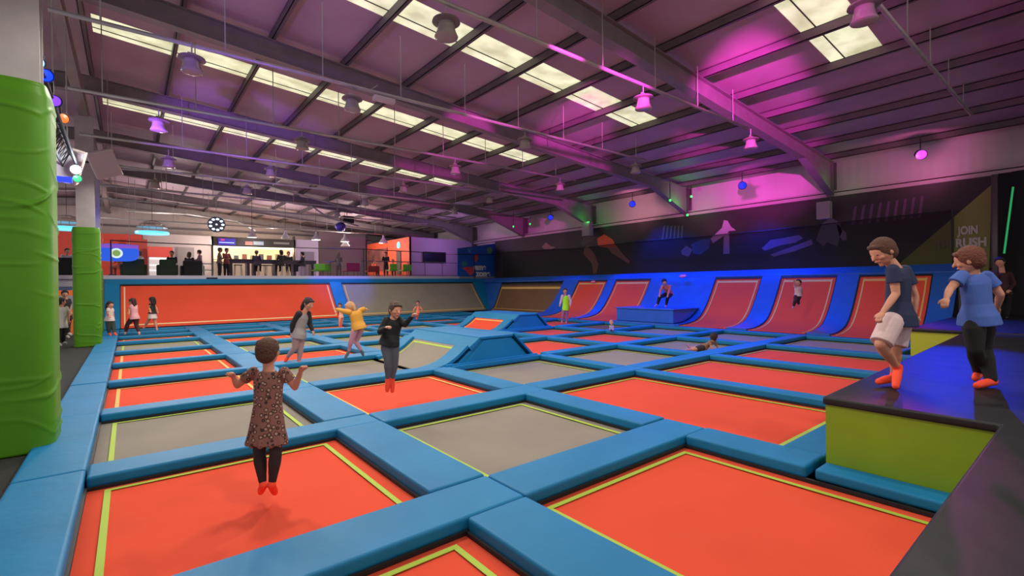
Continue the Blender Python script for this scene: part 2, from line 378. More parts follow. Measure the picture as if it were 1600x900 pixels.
# left border pads
ys = [.6, 3.1, 5.8, 8.4, 11.1, 13.8, 16.45, 19.3, 22.5, 25.3]
for i, (a, b) in enumerate(zip(ys, ys[1:])):
    pad(-.82+(-.0), a, -.32, b, 'blue border pad beside the dark walkway, %s from the front' % RN[i])
# ------------------------------------------------------------------ floor ramps
def ramp(dx, dy, bedm, lm, words, ym=0):
    t = thing('ramp', (6.2+dx, 9.8+dy, 0), words, 'ramp')
    y0, y1 = 8.4+dy, 11.25+dy
    b = MB(); b.prism([(5.15+dx, y0, .05), (5.86+dx, y0, .60), (6.69+dx, y0, .60), (7.26+dx, y0, .05)], (0, y1-y0, 0)); b.build('wedge', PAD, t, bevel=.02)
    for a, bb in ((y0-.03, y0+.42), (y1-.42, y1+.03)):
        s = MB(); curve_sheet(s, [(p[0]+dx, p[1]) for p in RAMP_P], a, bb, .02, .07); s.build('side_pad', PAD, t, bevel=.012)
    s = MB(); s.prism([(5.53+dx, y0-.03, .45), (5.83+dx, y0-.03, .655), (5.86+dx, y0-.03, .60), (5.60+dx, y0-.03, .38)], (0, y1-y0+.06, 0)); s.build('lip_pad', PAD, t, bevel=.01)
    s = MB(); s.box((5.80+dx, y0-.04, .60), (6.72+dx, y1+.04, .655)); s.build('top_pad', PAD, t, bevel=.015)
    s = MB(); s.prism([(6.70+dx, y0-.05, .66), (7.30+dx, y0-.05, .09), (7.34+dx, y0-.05, .13), (6.74+dx, y0-.05, .68)], (0, y1-y0+.1, 0)); s.build('slope_pad', PAD, t, bevel=.01)
    s = MB(); s.prism([(5.40+dx, y0-.03, .10), (5.93+dx, y0-.03, .57), (6.62+dx, y0-.03, .57), (7.12+dx, y0-.03, .10)], (0, .06, 0)); s.build('end_panel', PAD, t, bevel=.01)
    s = MB(); curve_sheet(s, [(p[0]+dx, p[1]) for p in RAMP_P], y0+.42, y1-.42, .0, .02); s.build('bed', bedm, t, smooth=False)
    s = MB()
    for a in (y0+.50, y1-.54): curve_sheet(s, [(p[0]+dx, p[1]) for p in seg_prof(RAMP_P, 4.6, 5.5)], a, a+.04, .021, .004)
    curve_sheet(s, [(p[0]+dx, p[1]) for p in seg_prof(RAMP_P, 5.46, 5.5)], y0+.54, y1-.54, .021, .004); s.build('marking_line', lm, t)
    s = MB(); s.box((4.95+dx, y0-.09, .0), (7.40+dx, y0-.0, .16)); s.build('foot_pad', PAD, t, bevel=.02)
ramp(0, 0, GRY, LINE, 'blue padded ramp with grey curved bed, nearer of the two floor ramps')
ramp(5.47, 5.32, ORG, LINEO, 'blue padded ramp with orange curved bed, farther of the two floor ramps')
# ------------------------------------------------------------------ right bank of wall trampolines
BP = smooth_prof([(16.2, .10), (16.9, .13), (17.6, .29), (18.1, .65), (18.6, 1.25), (19.05, 1.90), (19.4, 2.15)])
SP = [(18.15, .10), (18.5, .28), (18.85, 1.05), (19.2, 1.90), (19.4, 2.15)]
def bank_mat(y0, y1, prof, m, label, lm=LINEO, a0=None, a1=19.03, nm='wall_trampoline'):
    a0 = a0 or prof[0][0]+.02
    t = thing(nm, (18, (y0+y1)/2, .1), label, 'trampoline', 'sloped wall trampolines')
    P = seg_prof(prof, a0, a1)
    s = MB(); curve_sheet(s, P, y0, y1, .03, .02); s.build('bed', m, t)
    s = MB()
    for y in (y0+.09, y1-.13): curve_sheet(s, seg_prof(prof, a0+.1, a1-.06), y, y+.04, .051, .006)
    curve_sheet(s, seg_prof(prof, a1-.12, a1-.07), y0+.13, y1-.13, .051, .006)
    if prof is SP: curve_sheet(s, seg_prof(prof, a0+.2, a0+.25), y0+.13, y1-.13, .051, .006)
    s.build('marking_line', lm, t)
    s = MB()
    for y in (y0-.03, y1+.0): curve_sheet(s, P, y, y+.03, .0, .07)
    curve_sheet(s, seg_prof(prof, a1-.02, a1+.02), y0-.03, y1+.03, .0, .07)
    s.build('frame_edge', BLK, t)
def bank_pad(y0, y1, prof, label, a1=None, m=PADB):
    s = MB(); curve_sheet(s, seg_prof(prof, prof[0][0], a1 or prof[-1][0]), y0+.005, y1-.005, .0, .085)
    tag(s.build('wall_pad', m, bevel=.012, org=(18, (y0+y1)/2, .1)), label, 'pad', 'blue pads between the wall trampolines')
bank_mat(19.1, 24.9, SP, BRN, 'dark brown sloped wall trampoline in the far right corner', a1=19.15)
bank_mat(15.95, 17.9, BP, ORG, 'orange quarter-pipe trampoline beside the dark brown wall trampoline')
bank_mat(13.35, 15.35, BP, ORG, 'orange quarter-pipe trampoline left of the blue box, behind the far ramp')
bank_mat(8.35, 10.15, BP, ORG, 'orange quarter-pipe trampoline just right of the blue box')
bank_mat(5.85, 7.6, BP, ORG, 'orange quarter-pipe trampoline with a child bouncing against it')
bank_mat(3.35, 5.15, BP, ORG, 'orange quarter-pipe trampoline behind the boy in navy T-shirt')
for a, b, l in ((24.95, 26.8, 'blue corner pad where the two trampoline walls meet'), (17.93, 19.07, 'blue wall pad between dark brown and first orange wall trampoline'), (15.38, 15.92, 'narrow blue wall pad between the two far orange wall trampolines'),
                (10.18, 13.32, 'wide blue sloped wall pad behind the blue box'), (7.63, 8.32, 'blue wall pad left of the bouncing child\'s trampoline'),
                (5.18, 5.82, 'blue wall pad right of the bouncing child\'s trampoline'), (2.75, 3.32, 'blue wall pad at the near end of the right bank')):
    bank_pad(a, b, SP if a > 18 else BP, l)
s = MB(); s.prism([(19.03, 2.75, 1.92), (19.0, 2.75, 2.0), (19.36, 2.75, 2.24), (20.06, 2.75, 2.24), (20.06, 2.75, 2.17), (19.42, 2.75, 2.17)], (0, 24.2, 0)); tag(s.build('top_pad', PADB, bevel=.02), 'long blue pad capping the right bank of wall trampolines', 'pad')
s = MB(); s.prism([(16.4, 2.8, -.3), (17.7, 2.8, .1), (18.4, 2.8, .5), (19.3, 2.8, 1.6), (19.3, 2.8, -.3)], (0, 15.2, 0)); struct(s.build('trim_5', BLK))
s = MB(); s.box((19.32, 18, -.3), (19.4, 26.9, 1.9)); struct(s.build('trim_7', BLK))
RED = mat('red_badge', (.7, .05, .06), .5); PINK = mat('badge_lettering', (.9, .5, .55), .5)
def badge(p, n, label, w=.34, h=.17):
    n = Vector(n).normalized(); u = Vector((0,0,1)).cross(n).normalized(); v = n.cross(u); Mx = Matrix((u, v, n)).transposed()
    t = thing('badge', p, label, 'badge', 'small red badges on the wall pads')
    s = MB(); s.lathe([(.001,0),(w/2,0),(w/2,.02),(.001,.02)], (0,0,0), 24, Mx @ Matrix.Diagonal((1, h/w, 1)))
    s.v = [tuple(Vector(q)+Vector(p)) for q in s.v]; s.build('plate', RED, t)
    s = MB()
    for i in range(4):
        x0 = -w*.34+i*w*.18; a = [Vector(p)+Mx @ Vector(q) for q in ((x0,-h*.2,.02),(x0+w*.13,-h*.2,.02),(x0+w*.13,h*.22,.02),(x0,h*.22,.02))]
        s.prism(a, n*.006)
    s.build('lettering', PINK, t)
for px, py, l in ((927, 440.5, 'red badge between the two far orange wall trampolines'), (1067, 431.5, 'red badge above the blue box'), (1205, 443, 'red badge left of the bouncing child'), (1322.5, 440, 'red badge right of the bouncing child')):
    q = at_x(px, py, 18.86); badge(q, (-.8, 0, .58), l)
# blue box in front of the bank
t = thing('blue_box', (17.3, 11.75, 0), 'blue padded box in front of the sloped blue wall', 'box')
s = MB(); s.prism([(16.2, 10.4, .2), (16.2, 10.4, .70), (17.95, 10.4, .70), (17.45, 10.4, .42), (16.9, 10.4, .25)], (0, 2.72, 0)); s.build('body', PADB, t, bevel=.02)
s = MB(); s.box((16.16, 10.36, .70), (18.02, 13.15, .76)); s.build('top_pad', PADB, t, bevel=.02)
s = MB(); s.box((16.12, 10.3, .02), (16.2, 13.2, .16)); s.build('foot_pad', PADB, t, bevel=.02)
# ------------------------------------------------------------------ back bank
BK = [(25.3, .10), (25.8, .60), (26.4, 1.25), (26.92, 1.90), (27.02, 2.02)]
def back_mat(x0, x1, m, label, lm):
    t = thing('wall_trampoline', ((x0+x1)/2, 26, .1), label, 'trampoline')
    s = MB(); curve_sheet(s, seg_prof(BK, 25.33, 26.92), x0, x1, .03, .02, 'y'); s.build('bed', m, t)
    s = MB()
    for x in (x0+.1, x1-.15): curve_sheet(s, seg_prof(BK, 25.42, 26.86), x, x+.05, .051, .006, 'y')
    curve_sheet(s, seg_prof(BK, 25.42, 25.46), x0+.15, x1-.15, .051, .006, 'y'); s.build('marking_line', lm, t)
    s = MB(); curve_sheet(s, seg_prof(BK, 26.90, 26.95), x0-.02, x1+.02, 0, .08, 'y')
    for x in (x0-.03, x1): curve_sheet(s, seg_prof(BK, 25.33, 26.92), x, x+.03, 0, .07, 'y')
    s.build('frame_edge', BLK, t)
back_mat(-.28, 8.62, ORG, 'long orange sloped trampoline wall at the back left', mat('cream_webbing', (.75, .6, .3), .7))
back_mat(9.3, 18.1, GRY, 'long grey-brown sloped trampoline wall at the back right', LINEO)
for a, b, l in ((-.82, -.31, 'blue pad at the left end of the back trampoline wall'), (8.65, 9.27, 'blue pad dividing the orange and grey back wall trampolines'), (18.13, 19.3, 'blue pad at the right end of the back trampoline wall')):
    s = MB(); curve_sheet(s, BK, a, b, 0, .085, 'y'); tag(s.build('wall_pad', PAD, bevel=.012, org=((a+b)/2, 26, .1)), l, 'pad', 'blue pads of the back trampoline wall')
s = MB(); s.box((-.82, 26.93, 1.98), (19.4, 27.2, 2.22)); tag(s.build('top_pad', PAD, bevel=.02), 'long blue pad capping the back trampoline wall', 'pad')
s = MB(); s.prism([(-.8, 25.4, -.3), (-.8, 26.98, 1.9), (-.8, 27.19, 1.9), (-.8, 27.19, -.3)], (20.1, 0, 0)); struct(s.build('trim_6', BLK))
badge(at_y(524.5, 449.5, 26.72), (0, -.78, .62), 'red badge at the top of the pad dividing the back wall', .42, .2)
s = MB(); s.box((2.9, 26.9, 2.22), (3.35, 27.15, 2.29)); tag(s.build('dark_bag', BLK, bevel=.02), 'small dark lump on the back rail left of the servery', 'bag')
# ------------------------------------------------------------------ black platforms with lime faces
ZP = .71
t = thing('padded_platform', (8, 0, 0), 'large black-topped platform with lime face under the two boys', 'platform')
s = MB(); poly = [(-6, .50), (4.87, .49), (4.87, 1.62), (12.9, 1.80), (12.9, -5.8), (-6, -5.8)]
s.prism([(x, y, .64) for x, y in poly][::-1], (0, 0, ZP-.64)); s.build('top_pad', BLKV, t, bevel=.02)
s = MB(); s.box((4.89, .515, .11), (12.8, 1.60, .645)); s.box((-5.9, -5.7, .0), (12.8, .48, .645)); s.build('side_panel', OLIVE, t)
t = thing('padded_platform', (15, 0, 0), 'farther platform with yellow-green face behind the boy in navy T-shirt', 'platform')
s = MB(); s.box((13.1, -5.8, .655), (20.0, 2.72, .72)); s.build('top_pad', BLKV, t, bevel=.02)
s = MB(); s.box((13.16, -5.7, .0), (19.95, 2.68, .655)); s.build('side_panel', mat('yellow_vinyl', (.42, .42, .02), .45, bump=.3, bscale=2), t)
s = MB(); s.box((4.62, .60, .03), (4.88, 1.60, .125)); tag(s.build('safety_pad', PAD, bevel=.028, org=(4.75, 1.1, 0), seg=3), 'narrow blue pad along the foot of the lime platform face', 'pad', 'blue trampoline pads')
# ------------------------------------------------------------------ padded columns on the left
def wrap(x0, x1, y0, y1, z0, z1, label, seed):
    random.seed(seed); NA, NZ = 120, max(30, int((z1-z0)*55)); vs = []; fs = []
    cx, cyy = (x0+x1)/2, (y0+y1)/2; hx, hy = (x1-x0)/2, (y1-y0)/2
    folds = [(random.uniform(z0, z1), random.uniform(-.5, .5), random.uniform(0, 2*PI), random.uniform(.006, .017), random.uniform(.010, .022)) for _ in range(int((z1-z0)*12))]
    for k in range(NZ+1):
        z = z0+(z1-z0)*k/NZ
        for i in range(NA):
            a = 2*PI*i/NA; e = .35; c_, s_ = math.cos(a), math.sin(a)
            x = hx*math.copysign(abs(c_)**e, c_); y = hy*math.copysign(abs(s_)**e, s_)
            d = 0
            for fz, sl, ph, amp, wd in folds:
                da = (a-ph+PI) % (2*PI)-PI
                if abs(da) < .9: d += amp*math.exp(-((z-fz-sl*.35*da*1.2-.05*da*da)/wd)**2)*math.cos(da*PI/1.8)
            tp = 1-.06*max(0, (z-(z1-.12))/.12)
            vs.append((cx+x*tp*(1+d/hx), cyy+y*tp*(1+d/hy), z))
    for k in range(NZ):
        for i in range(NA): fs.append((k*NA+i, k*NA+(i+1) % NA, (k+1)*NA+(i+1) % NA, (k+1)*NA+i))
    fs.append(tuple(range(NA))[::-1]); fs.append(tuple(NZ*NA+i for i in range(NA)))
    tag(MB().add(vs, fs).build('column_pad', LIME, smooth=True), label, 'column pad', 'lime green column pads')
wrap(-1.52, -.63, 6.95, 7.75, .07, 3.93, 'tall lime green wrinkled pad around the nearest column', 3)
wrap(-1.30, -.66, 18.95, 19.6, .07, 3.62, 'lime green pad around the second column, beyond the walkway', 5)
wrap(-1.35, -.80, 24.6, 25.2, .07, 2.6, 'shorter lime green pad half hidden behind the second column pad', 9)
for y, x, l in ((7.35, -.92, 'grey steel column above the tall lime green pad'), (19.27, -.98, 'grey steel column above the second lime pad'), (24.9, -1.05, 'violet-lit steel column behind the second lime pad')):
    s = MB(); s.box((x-.22, y-.14, 3.5 if y < 24 else 2.6), (x+.2, y-.12, 7.0)); s.box((x-.22, y+.12, 3.5 if y < 24 else 2.6), (x+.2, y+.14, 7.0)); s.box((x-.02, y-.12, 3.5 if y < 24 else 2.6), (x+.02, y+.12, 7.0)); 
    tag(s.build('steel_column', mat('column_paint', (.40, .37, .37), .5, var=.1)), l, 'column')
# ------------------------------------------------------------------ services: pipes, rods, high-bay lamps
PIPES = [(2.2, 6.0, 5, 17), (6.15, 5.95, 1.5, 13.2), (10.0, 6.0, -.9, 14.0), (13.8, 6.05, -1.0, 14.5), (17.5, 6.0, -1.0, 15), (21.3, 6.0, -1, 16), (25.5, 6.0, -1, 16), (29.2, 6.0, -1, 16), (33.5, 5.6, -2, 15)]
for i, (y, z, x0, x1) in enumerate(PIPES):
    t = thing('service_rail', (x0, y, z), 'thin pale conduit rail hung on rods across the hall, %s from the viewer' % ORD[i], 'rail', 'suspended conduit rails')
    s = MB(); s.tube((x0, y, z), (x1, y, z), .038, n=8); s.build('rail', GALV, t, smooth=True)
    x = x0+.6
    while x < x1:
        s = MB(); s.tube((x, y, z), (x, y, zr(x)+.5), .011, n=6); s.build('hanger_rod', GALV, t); x += 1.72
GLASS = mat('frosted_lamp_glass', (.34, .30, .28), .2, spec=.7)
def make_lamp(p, label):
    t = thing('high_bay_lamp', p, label, 'lamp', 'high bay lamps'); x, y, z = p
    s = MB(); s.tube((x, y, z), (x, y, z+.22), .012, n=8); s.tube((x-.06, y, z+.02), (x+.06, y, z+.02), .02, n=8); s.build('hook', GALV, t)
    s = MB(); s.lathe([(.03,0),(.07,-.005),(.08,-.04),(.20,-.055),(.21,-.085),(.14,-.10),(.03,-.10)], p, 24); s.build('housing', mat('lamp_housing', (.20, .17, .16), .4), t, smooth=False)
    s = MB(); s.lathe([(.13,-.09),(.125,-.14),(.14,-.22),(.175,-.30),(.17,-.31),(.12,-.325),(.05,-.33)], p, 24); s.build('shade', GLASS, t, smooth=True)
    return t
LSPEC = [(697, 22, 0+1), (1005, 140, 1), (1173, 205, 1), (550, 143, 2), (820, 208, 2), (993, 248, 2), (472, 208, 3), (711, 252, 3), (875, 281, 3),
         (423, 257, 4), (630, 284, 4), (765, 305, 4), (386, 290, 5), (570, 306, 5), (710, 322, 5), (527, 335, 6), (1350, 0, 0)]
LN = ['first rail, left', 'first rail, middle', 'first rail, right', 'second rail, left', 'second rail, middle', 'second rail, right', 'third rail, left', 'third rail, middle', 'third rail, right', 'fourth rail, left', 'fourth rail, middle', 'fourth rail, right', 'fifth rail, left', 'fifth rail, middle', 'fifth rail, right', 'sixth rail', 'top right of the roof']
for (px, py, k), nm in zip(LSPEC, LN):
    y, z = PIPES[k][:2]
    q = at_y(px, py, y); q = Vector((q.x, y, z-.20)) 
    t = make_lamp(tuple(q), 'grey high bay lamp with bell shade, %s' % nm if 'rail' in nm else 'grey high bay lamp with bell shade at the top right of the roof')
    f = max(.10, min(1, 1.15-q.x*.068))
    spot(q+Vector((0,0,-.40)), q+Vector((0,0,-5)), (1, .93, .82), FILL_P*f, 165, .35, .16, 'high_bay_fill')  # fill light added below each lamp, which itself looks unlit
# extra lamps added behind and along the left for their fill light
for i, (x, y) in enumerate(((1.6, 1.2), (5.6, -1.5), (1.2, 5.6), (.9, 9.9), (.6, 14.0), (1.0, 18.0), (.8, 22.0))):
    q = Vector((x, y, 5.8)); make_lamp(tuple(q), 'grey high bay lamp added for fill light, %s along the left side' % RN[i])
    spot(q+Vector((0,0,-.40)), q+Vector((0,0,-5)), (1, .93, .82), FILL_P*.9, 165, .35, .16, 'high_bay_fill')
t = thing('sensor_box', tuple(at_y(600, 156, 10.0)), 'white box hanging on cable from the second conduit rail', 'box'); x, y, z = t.location
s = MB(); s.box((x-.24, y-.08, z-.05), (x+.24, y+.08, z+.05)); s.build('case', mat('white_plastic', (.6,.52,.52), .4), t, bevel=.02)
s = MB(); s.chain([(x-.2,y,z+.05),(x-.3,y,z+.15),(x-.15,y,z+.28)], [.008]*3, 6); s.build('cable', GALV, t)
# ------------------------------------------------------------------ stage lights
def em(name, col, e): return mat(name, (.02,.02,.02), .3, emit=col, es=e)
def par(p, d, col, e, label, r=.11, nm='stage_light', grp='stage lights', L=.22):
    p = Vector(p); d = Vector(d).normalized(); t = thing(nm, tuple(p), label, 'stage light', grp)
    Mx = d.to_track_quat('Z', 'Y').to_matrix()
    s = MB(); s.lathe([(r*.5,-L),(r*.85,-L*.8),(r,-.02),(r*1.02,0),(r*.9,0),(r*.86,-.03)], p, 20, Mx); s.build('can', BLK, t)
    s = MB(); s.lathe([(.001,-.02),(r*.86,-.02),(r*.84,-.012),(.001,-.005)], p, 20, Mx); s.build('lens', em('lens_%s' % '_'.join('%02d' % int(10*c) for c in col)+'_%d' % int(e), col, e), t)
    s = MB(); u = Vector((0,0,1)); s.tube(p-d*L*.4, p-d*L*.4+u*(.24 if p.x < 15 else max(.1, zr(p.x)+.42-p.z)), .015, n=8); s.build('bracket', BLK, t)
    return t
B_ = (.0,.02,1); V_ = (.22,.05,1); P_ = (.55,.1,1)
for px, py, y, d, col, e, l in ((58, 97, 7.9, (.4,-1,-.3), (.25,.45,1), 4, 'small bright white-blue stage light at top left'), (73, 118, 8.3, (.5,-1,-.3), (.0,.03,1), 2.5, 'large blue stage light above the tall lime pad'),
      (67, 150, 8.6, (.3,-1,-.3), V_, 2, 'violet stage light just above the tall lime pad'), (86, 158, 9.1, (.4,-1,-.4), V_, 1.6, 'small violet stage light on the left truss'),
      (101, 185, 10.4, (.7,-1,-.1), (1,.10,.005), 2.2, 'orange stage light on the left truss'), (119, 265, 13.2, (.2,-1,-.2), (.8,.9,1), 12, 'bright white stage light on the second column'),
      (121, 279, 13.3, (.2,-1,-.2), (.0,.9,.2), 1.6, 'small green stage light under the bright white one')):
    par(at_y(px, py, y), d, col, e, l, .10 if e > 6 else .08)
point(at_y(119, 265, 12.9), (.8, .88, 1), 40, .05); point(at_y(72, 116, 8.0), BLU, 25, .05); point(at_y(150, 335, 23.8), BLU, 14, .05)
t = thing('lighting_truss', (-.85, 7.5, 4.6), 'black lattice lighting truss along the left columns', 'truss')
a, b = at_y(60, 98, 7.8)+Vector((-.12, 0, .12)), at_y(122, 262, 13.6)+Vector((-.12, 0, .1))
for k, (du, dz) in enumerate(((-.12,-.1), (.12,-.1), (0,.14))):
    s = MB(); s.tube(a+Vector((du,0,dz)), b+Vector((du,0,dz)), .02, n=8); s.build('chord', BLK, t)
s = MB(); n = 18
for i in range(n):
    p0 = a.lerp(b, i/n); p1 = a.lerp(b, (i+.5)/n); p2 = a.lerp(b, (i+1)/n)
    for du in (-.12, .12):
        s.tube(p0+Vector((du,0,-.1)), p1+Vector((0,0,.14)), .009, n=6); s.tube(p1+Vector((0,0,.14)), p2+Vector((du,0,-.1)), .009, n=6)
s.build('bracing', BLK, t)
s = MB()
for q in (a.lerp(b, .1), a.lerp(b, .5), a.lerp(b, .9)): s.tube(q+Vector((0,0,.14)), (q.x, q.y, zr(q.x)-.3), .012, n=6)
s.build('hanger', GALV, t)
s = MB(); q = at_y(85, 279, 12.9); s.box((q.x-.35, 12.85, q.z-.05), (at_y(113, 281, 12.9).x, 12.95, q.z+.05)); tag(s.build('light_bar', em('blue_bar', (.01,.03,1), 2.2)), 'blue glowing light bar beside the bright white stage light', 'light bar')
WBX = mat('white_speaker', (.55, .47, .46), .5)
for px, py, y, rz, l in ((99, 256, 13.8, .25, 'white speaker box left of the second column, tilted'), (163, 256, 17.6, -.35, 'white speaker box right of the second column, tilted')):
    q = at_y(px, py, y); t = thing('speaker', tuple(q), l, 'speaker'); sz = .036*y/13.8*8
    s = MB(); s.box((-.30, -.2, -.36), (.30, .2, .36)); R = Matrix.Rotation(rz, 3, 'Y') @ Matrix.Rotation(.3, 3, 'X')
    s.v = [tuple(q+R @ Vector(v)) for v in s.v]; s.build('cabinet', WBX, t, bevel=.02)
    s = MB(); s.box((-.25, -.225, -.31), (.25, -.2, .31)); s.v = [tuple(q+R @ Vector(v)) for v in s.v]; s.build('grille', mat('pale_grille', (.5,.42,.42), .7), t)
    s = MB(); s.tube(q, (-.95, y+.3, q.z+.05), .03, n=8); s.build('wall_bracket', BLK, t)
for px, py, col, e, l in ((1440, 242, (.42,.03,1), 2.6, 'bright violet stage light under the eave at the near right'), (1160, 290, B_, 1.7, 'blue stage light under the eave left of the near haunch'),
      (988, 319, B_, 1.7, 'blue stage light under the eave, second from the left'), (860, 340, B_, 1.4, 'blue stage light under the eave, farthest away')):
    par(at_x(px, py, 19.3), (-1, -.6, -.5), col, e, l, .16, grp='eave stage lights')
for px, py, l in ((1080, 307, 'upper green lamp on the second haunch'), (1047, 313, 'left green lamp on the second haunch'), (1074, 336, 'lowest green lamp on the second haunch'), (828, 350, 'green lamp on the third haunch'), (802, 354, 'left green lamp on the third haunch')):
    q = at_x(px, py, 19.9 if px in (1080, 1074, 828) else 18.6); par(q, (-1,-.5,-.1), (.02,1,.1), 2.5, l, .06, grp='green haunch lamps', L=.1)
point((19.3, 11.8, 5.25), GRN, 16, .04); point((19.4, 17.6, 5.2), GRN, 8, .04); point((19.6, 5.9, 5.3), GRN, 3, .04)
# ------------------------------------------------------------------ right wall banner, net, writing
XBn = 20.08
BANM = mat('banner_black', (.022, .014, .016), .6, var=.5, vscale=.7, bump=.2, bscale=2)
t = thing('wall_banner', (XBn, 14, 2.2), 'long dark printed banner along the right wall above the bank', 'banner')
s = MB(); s.box((XBn, 2.15, 2.1), (XBn+.04, 26.9, 4.84)); s.build('sheet', BANM, t)
def prt(name, pts, col, lay=1, rough=.6):
    x = XBn-.004*lay; P = [at_x(px, py, x) for px, py in pts]
    s = MB(); s.prism([tuple(p) for p in P], (.003, 0, 0)); return s.build(name, mat('print_%02d_%02d_%02d' % tuple(int(99*c) for c in col), col, rough), t)
OLV = (.20, .21, .035)
prt('green_print', [(1396,420),(1550,288),(1546,405),(1545,424)], OLV)
g_ = (.30,.13,.10)
prt('printed_figure', [(913,386),(919,384),(929,397),(935,413),(932,427),(927,428),(925,412),(912,397)], g_)
prt('printed_figure', [(911,385),(921,379),(929,372),(926,367),(912,372),(907,380)], (.05,.04,.04))
prt('printed_figure', [(933,373),(944,366),(957,374),(963,386),(948,387),(935,385)], (.75,.08,.02), 2)
prt('printed_figure', [(948,385),(963,384),(972,396),(984,408),(982,412),(970,404),(956,396)], g_)
prt('printed_figure', [(846,386),(853,379),(861,385),(868,386),(862,389),(850,389)], (.22,.12,.10))
b3 = (.05,.07,.25)
prt('printed_figure', [(1080,382),(1096,374),(1110,373),(1108,388),(1094,398),(1083,396)], b3)
prt('printed_figure', [(1064,392),(1072,384),(1082,390),(1076,401),(1066,398)], (.22,.15,.22))
prt('printed_figure', [(1110,373),(1128,356),(1131,344),(1137,345),(1142,354),(1150,360),(1139,361),(1136,365),(1114,380)], (.42,.26,.42), 2)
prt('printed_figure', [(1131,365),(1139,364),(1140,396),(1130,397)], (.34,.21,.36))
prt('printed_figure', [(1190,388),(1204,375),(1224,372),(1248,367),(1255,372),(1243,379),(1217,384),(1195,392)], (.26,.15,.29))
prt('printed_figure', [(1203,398),(1222,391),(1247,382),(1268,374),(1270,382),(1240,393),(1209,401)], (.26,.15,.29))
prt('printed_figure', [(1275,375),(1284,350),(1298,340),(1312,348),(1316,360),(1308,385),(1292,378),(1287,385)], (.12,.10,.13))
prt('printed_figure', [(1308,350),(1322,364),(1323,375),(1317,376),(1308,364)], (.22,.14,.22))
for i in range(9):
    u = 1100+i*0; xx = 1330+i*13; prt('printed_streak', [(xx,352-i*1.5),(xx+5,351-i*1.5),(xx+9,322-i*2),(xx+5,323-i*2)], (.10,.04,.10))
for i in range(6):
    xx = 1034+i*6; prt('printed_streak', [(xx,374),(xx+2,374),(xx+5-i*.4,352),(xx+3-i*.4,353)], (.11,.11,.06))
def text_on(txt, p, size, R, m, parent, ext=.01, name='lettering', sx=1):
    cu = bpy.data.curves.new(name, 'FONT'); cu.body = txt; cu.size = size; cu.extrude = ext; cu.align_x = 'LEFT'; cu.offset = size*.045
    cu.materials.append(m); o = bpy.data.objects.new(name, cu); C.objects.link(o)
    dg = bpy.context.evaluated_depsgraph_get(); me = bpy.data.meshes.new_from_object(o.evaluated_get(dg)); bpy.data.objects.remove(o)
    o = bpy.data.objects.new(name, me); C.objects.link(o); o.parent = parent; o.location = Vector(p)-Vector(parent.location)
    o.rotation_euler = R.to_euler(); o.scale = (sx, 1, 1); return o
RW = Matrix(((0,0,-1),(-1,0,0),(0,1,0)))     # letters read along -y, face -x
LET = mat('pale_lettering', (.50,.46,.38), .6)
a = at_x(1497, 366.5, XBn-.03); b = at_x(1532, 362, XBn-.03)
text_on('JOIN', a, .34, RW, LET, t, .004, sx=abs(a.y-b.y)/.80)
a = at_x(1496, 386, XBn-.03); text_on('RUSH', (a.x, at_x(1493,386,XBn).y, a.z), .36, RW, LET, t, .004, sx=.78)
a = at_x(1462, 388, XBn-.03); text_on('THE', a, .34, RW, mat('dim_lettering', (.24,.22,.12), .6), t, .004, sx=.7)
# net with top cable in front of the banner
NET = mat('net_mesh', (.006,.005,.007), .9); nt = NET.node_tree; out = nt.nodes['Material Output']; b_ = nt.nodes['Principled BSDF']
tr = nt.nodes.new('ShaderNodeBsdfTransparent'); mx = nt.nodes.new('ShaderNodeMixShader'); mx.inputs[0].default_value = .42
nt.links.new(tr.outputs[0], mx.inputs[1]); nt.links.new(b_.outputs[0], mx.inputs[2]); nt.links.new(mx.outputs[0], out.inputs['Surface'])
t = thing('safety_net', (19.8, 14, 2.2), 'black safety net with top cable in front of the banner', 'net')
top = [at_x(px, py, 19.8) for px, py in ((785, 394), (900, 388), (1000, 377), (1100, 369), (1200, 360), (1300, 349), (1400, 338), (1488, 329))]
s = MB(); s.add([tuple(p) for p in top]+[(p.x, p.y, 2.26) for p in top], [(i, i+1, i+9, i+8) for i in range(7)]); s.build('mesh', NET, t)
s = MB(); s.chain(top, [.02]*8, 8); s.build('cable', BLK, t)
p = top[-1]; MB().tube((p.x, p.y, 2.2), (p.x, p.y, p.z+.05), .03, n=8).build('post', BLK, t); MB().tube((19.8, top[0].y, 2.2), tuple(top[0]), .03, n=8).build('post', BLK, t)
for px, py, w_, h_, l in ((918, 358, .55, .75, 'white speaker on the right wall below the third haunch'), (1288, 329, .42, .62, 'white speaker on the right wall below the near haunch')):
    q = at_x(px, py, 19.6); t = thing('speaker', tuple(q), l, 'speaker'); s = MB(); s.box((q.x-.15, q.y-w_/2, q.z-h_/2), (q.x+.15, q.y+w_/2, q.z+h_/2)); s.build('cabinet', mat('greyish_speaker', (.33,.29,.30), .5), t, bevel=.02)  # cabinet colour set darker than the left-hand white speakers
    s = MB(); s.box((q.x-.165, q.y-w_/2+.04, q.z-h_/2+.04), (q.x-.148, q.y+w_/2-.04, q.z+h_/2-.04)); s.build('grille', mat('grey_grille', (.28,.24,.26), .7), t)
    s = MB(); s.tube((q.x+.1, q.y, q.z), (20.07, q.y, q.z), .03, n=8); s.build('wall_bracket', BLK, t)
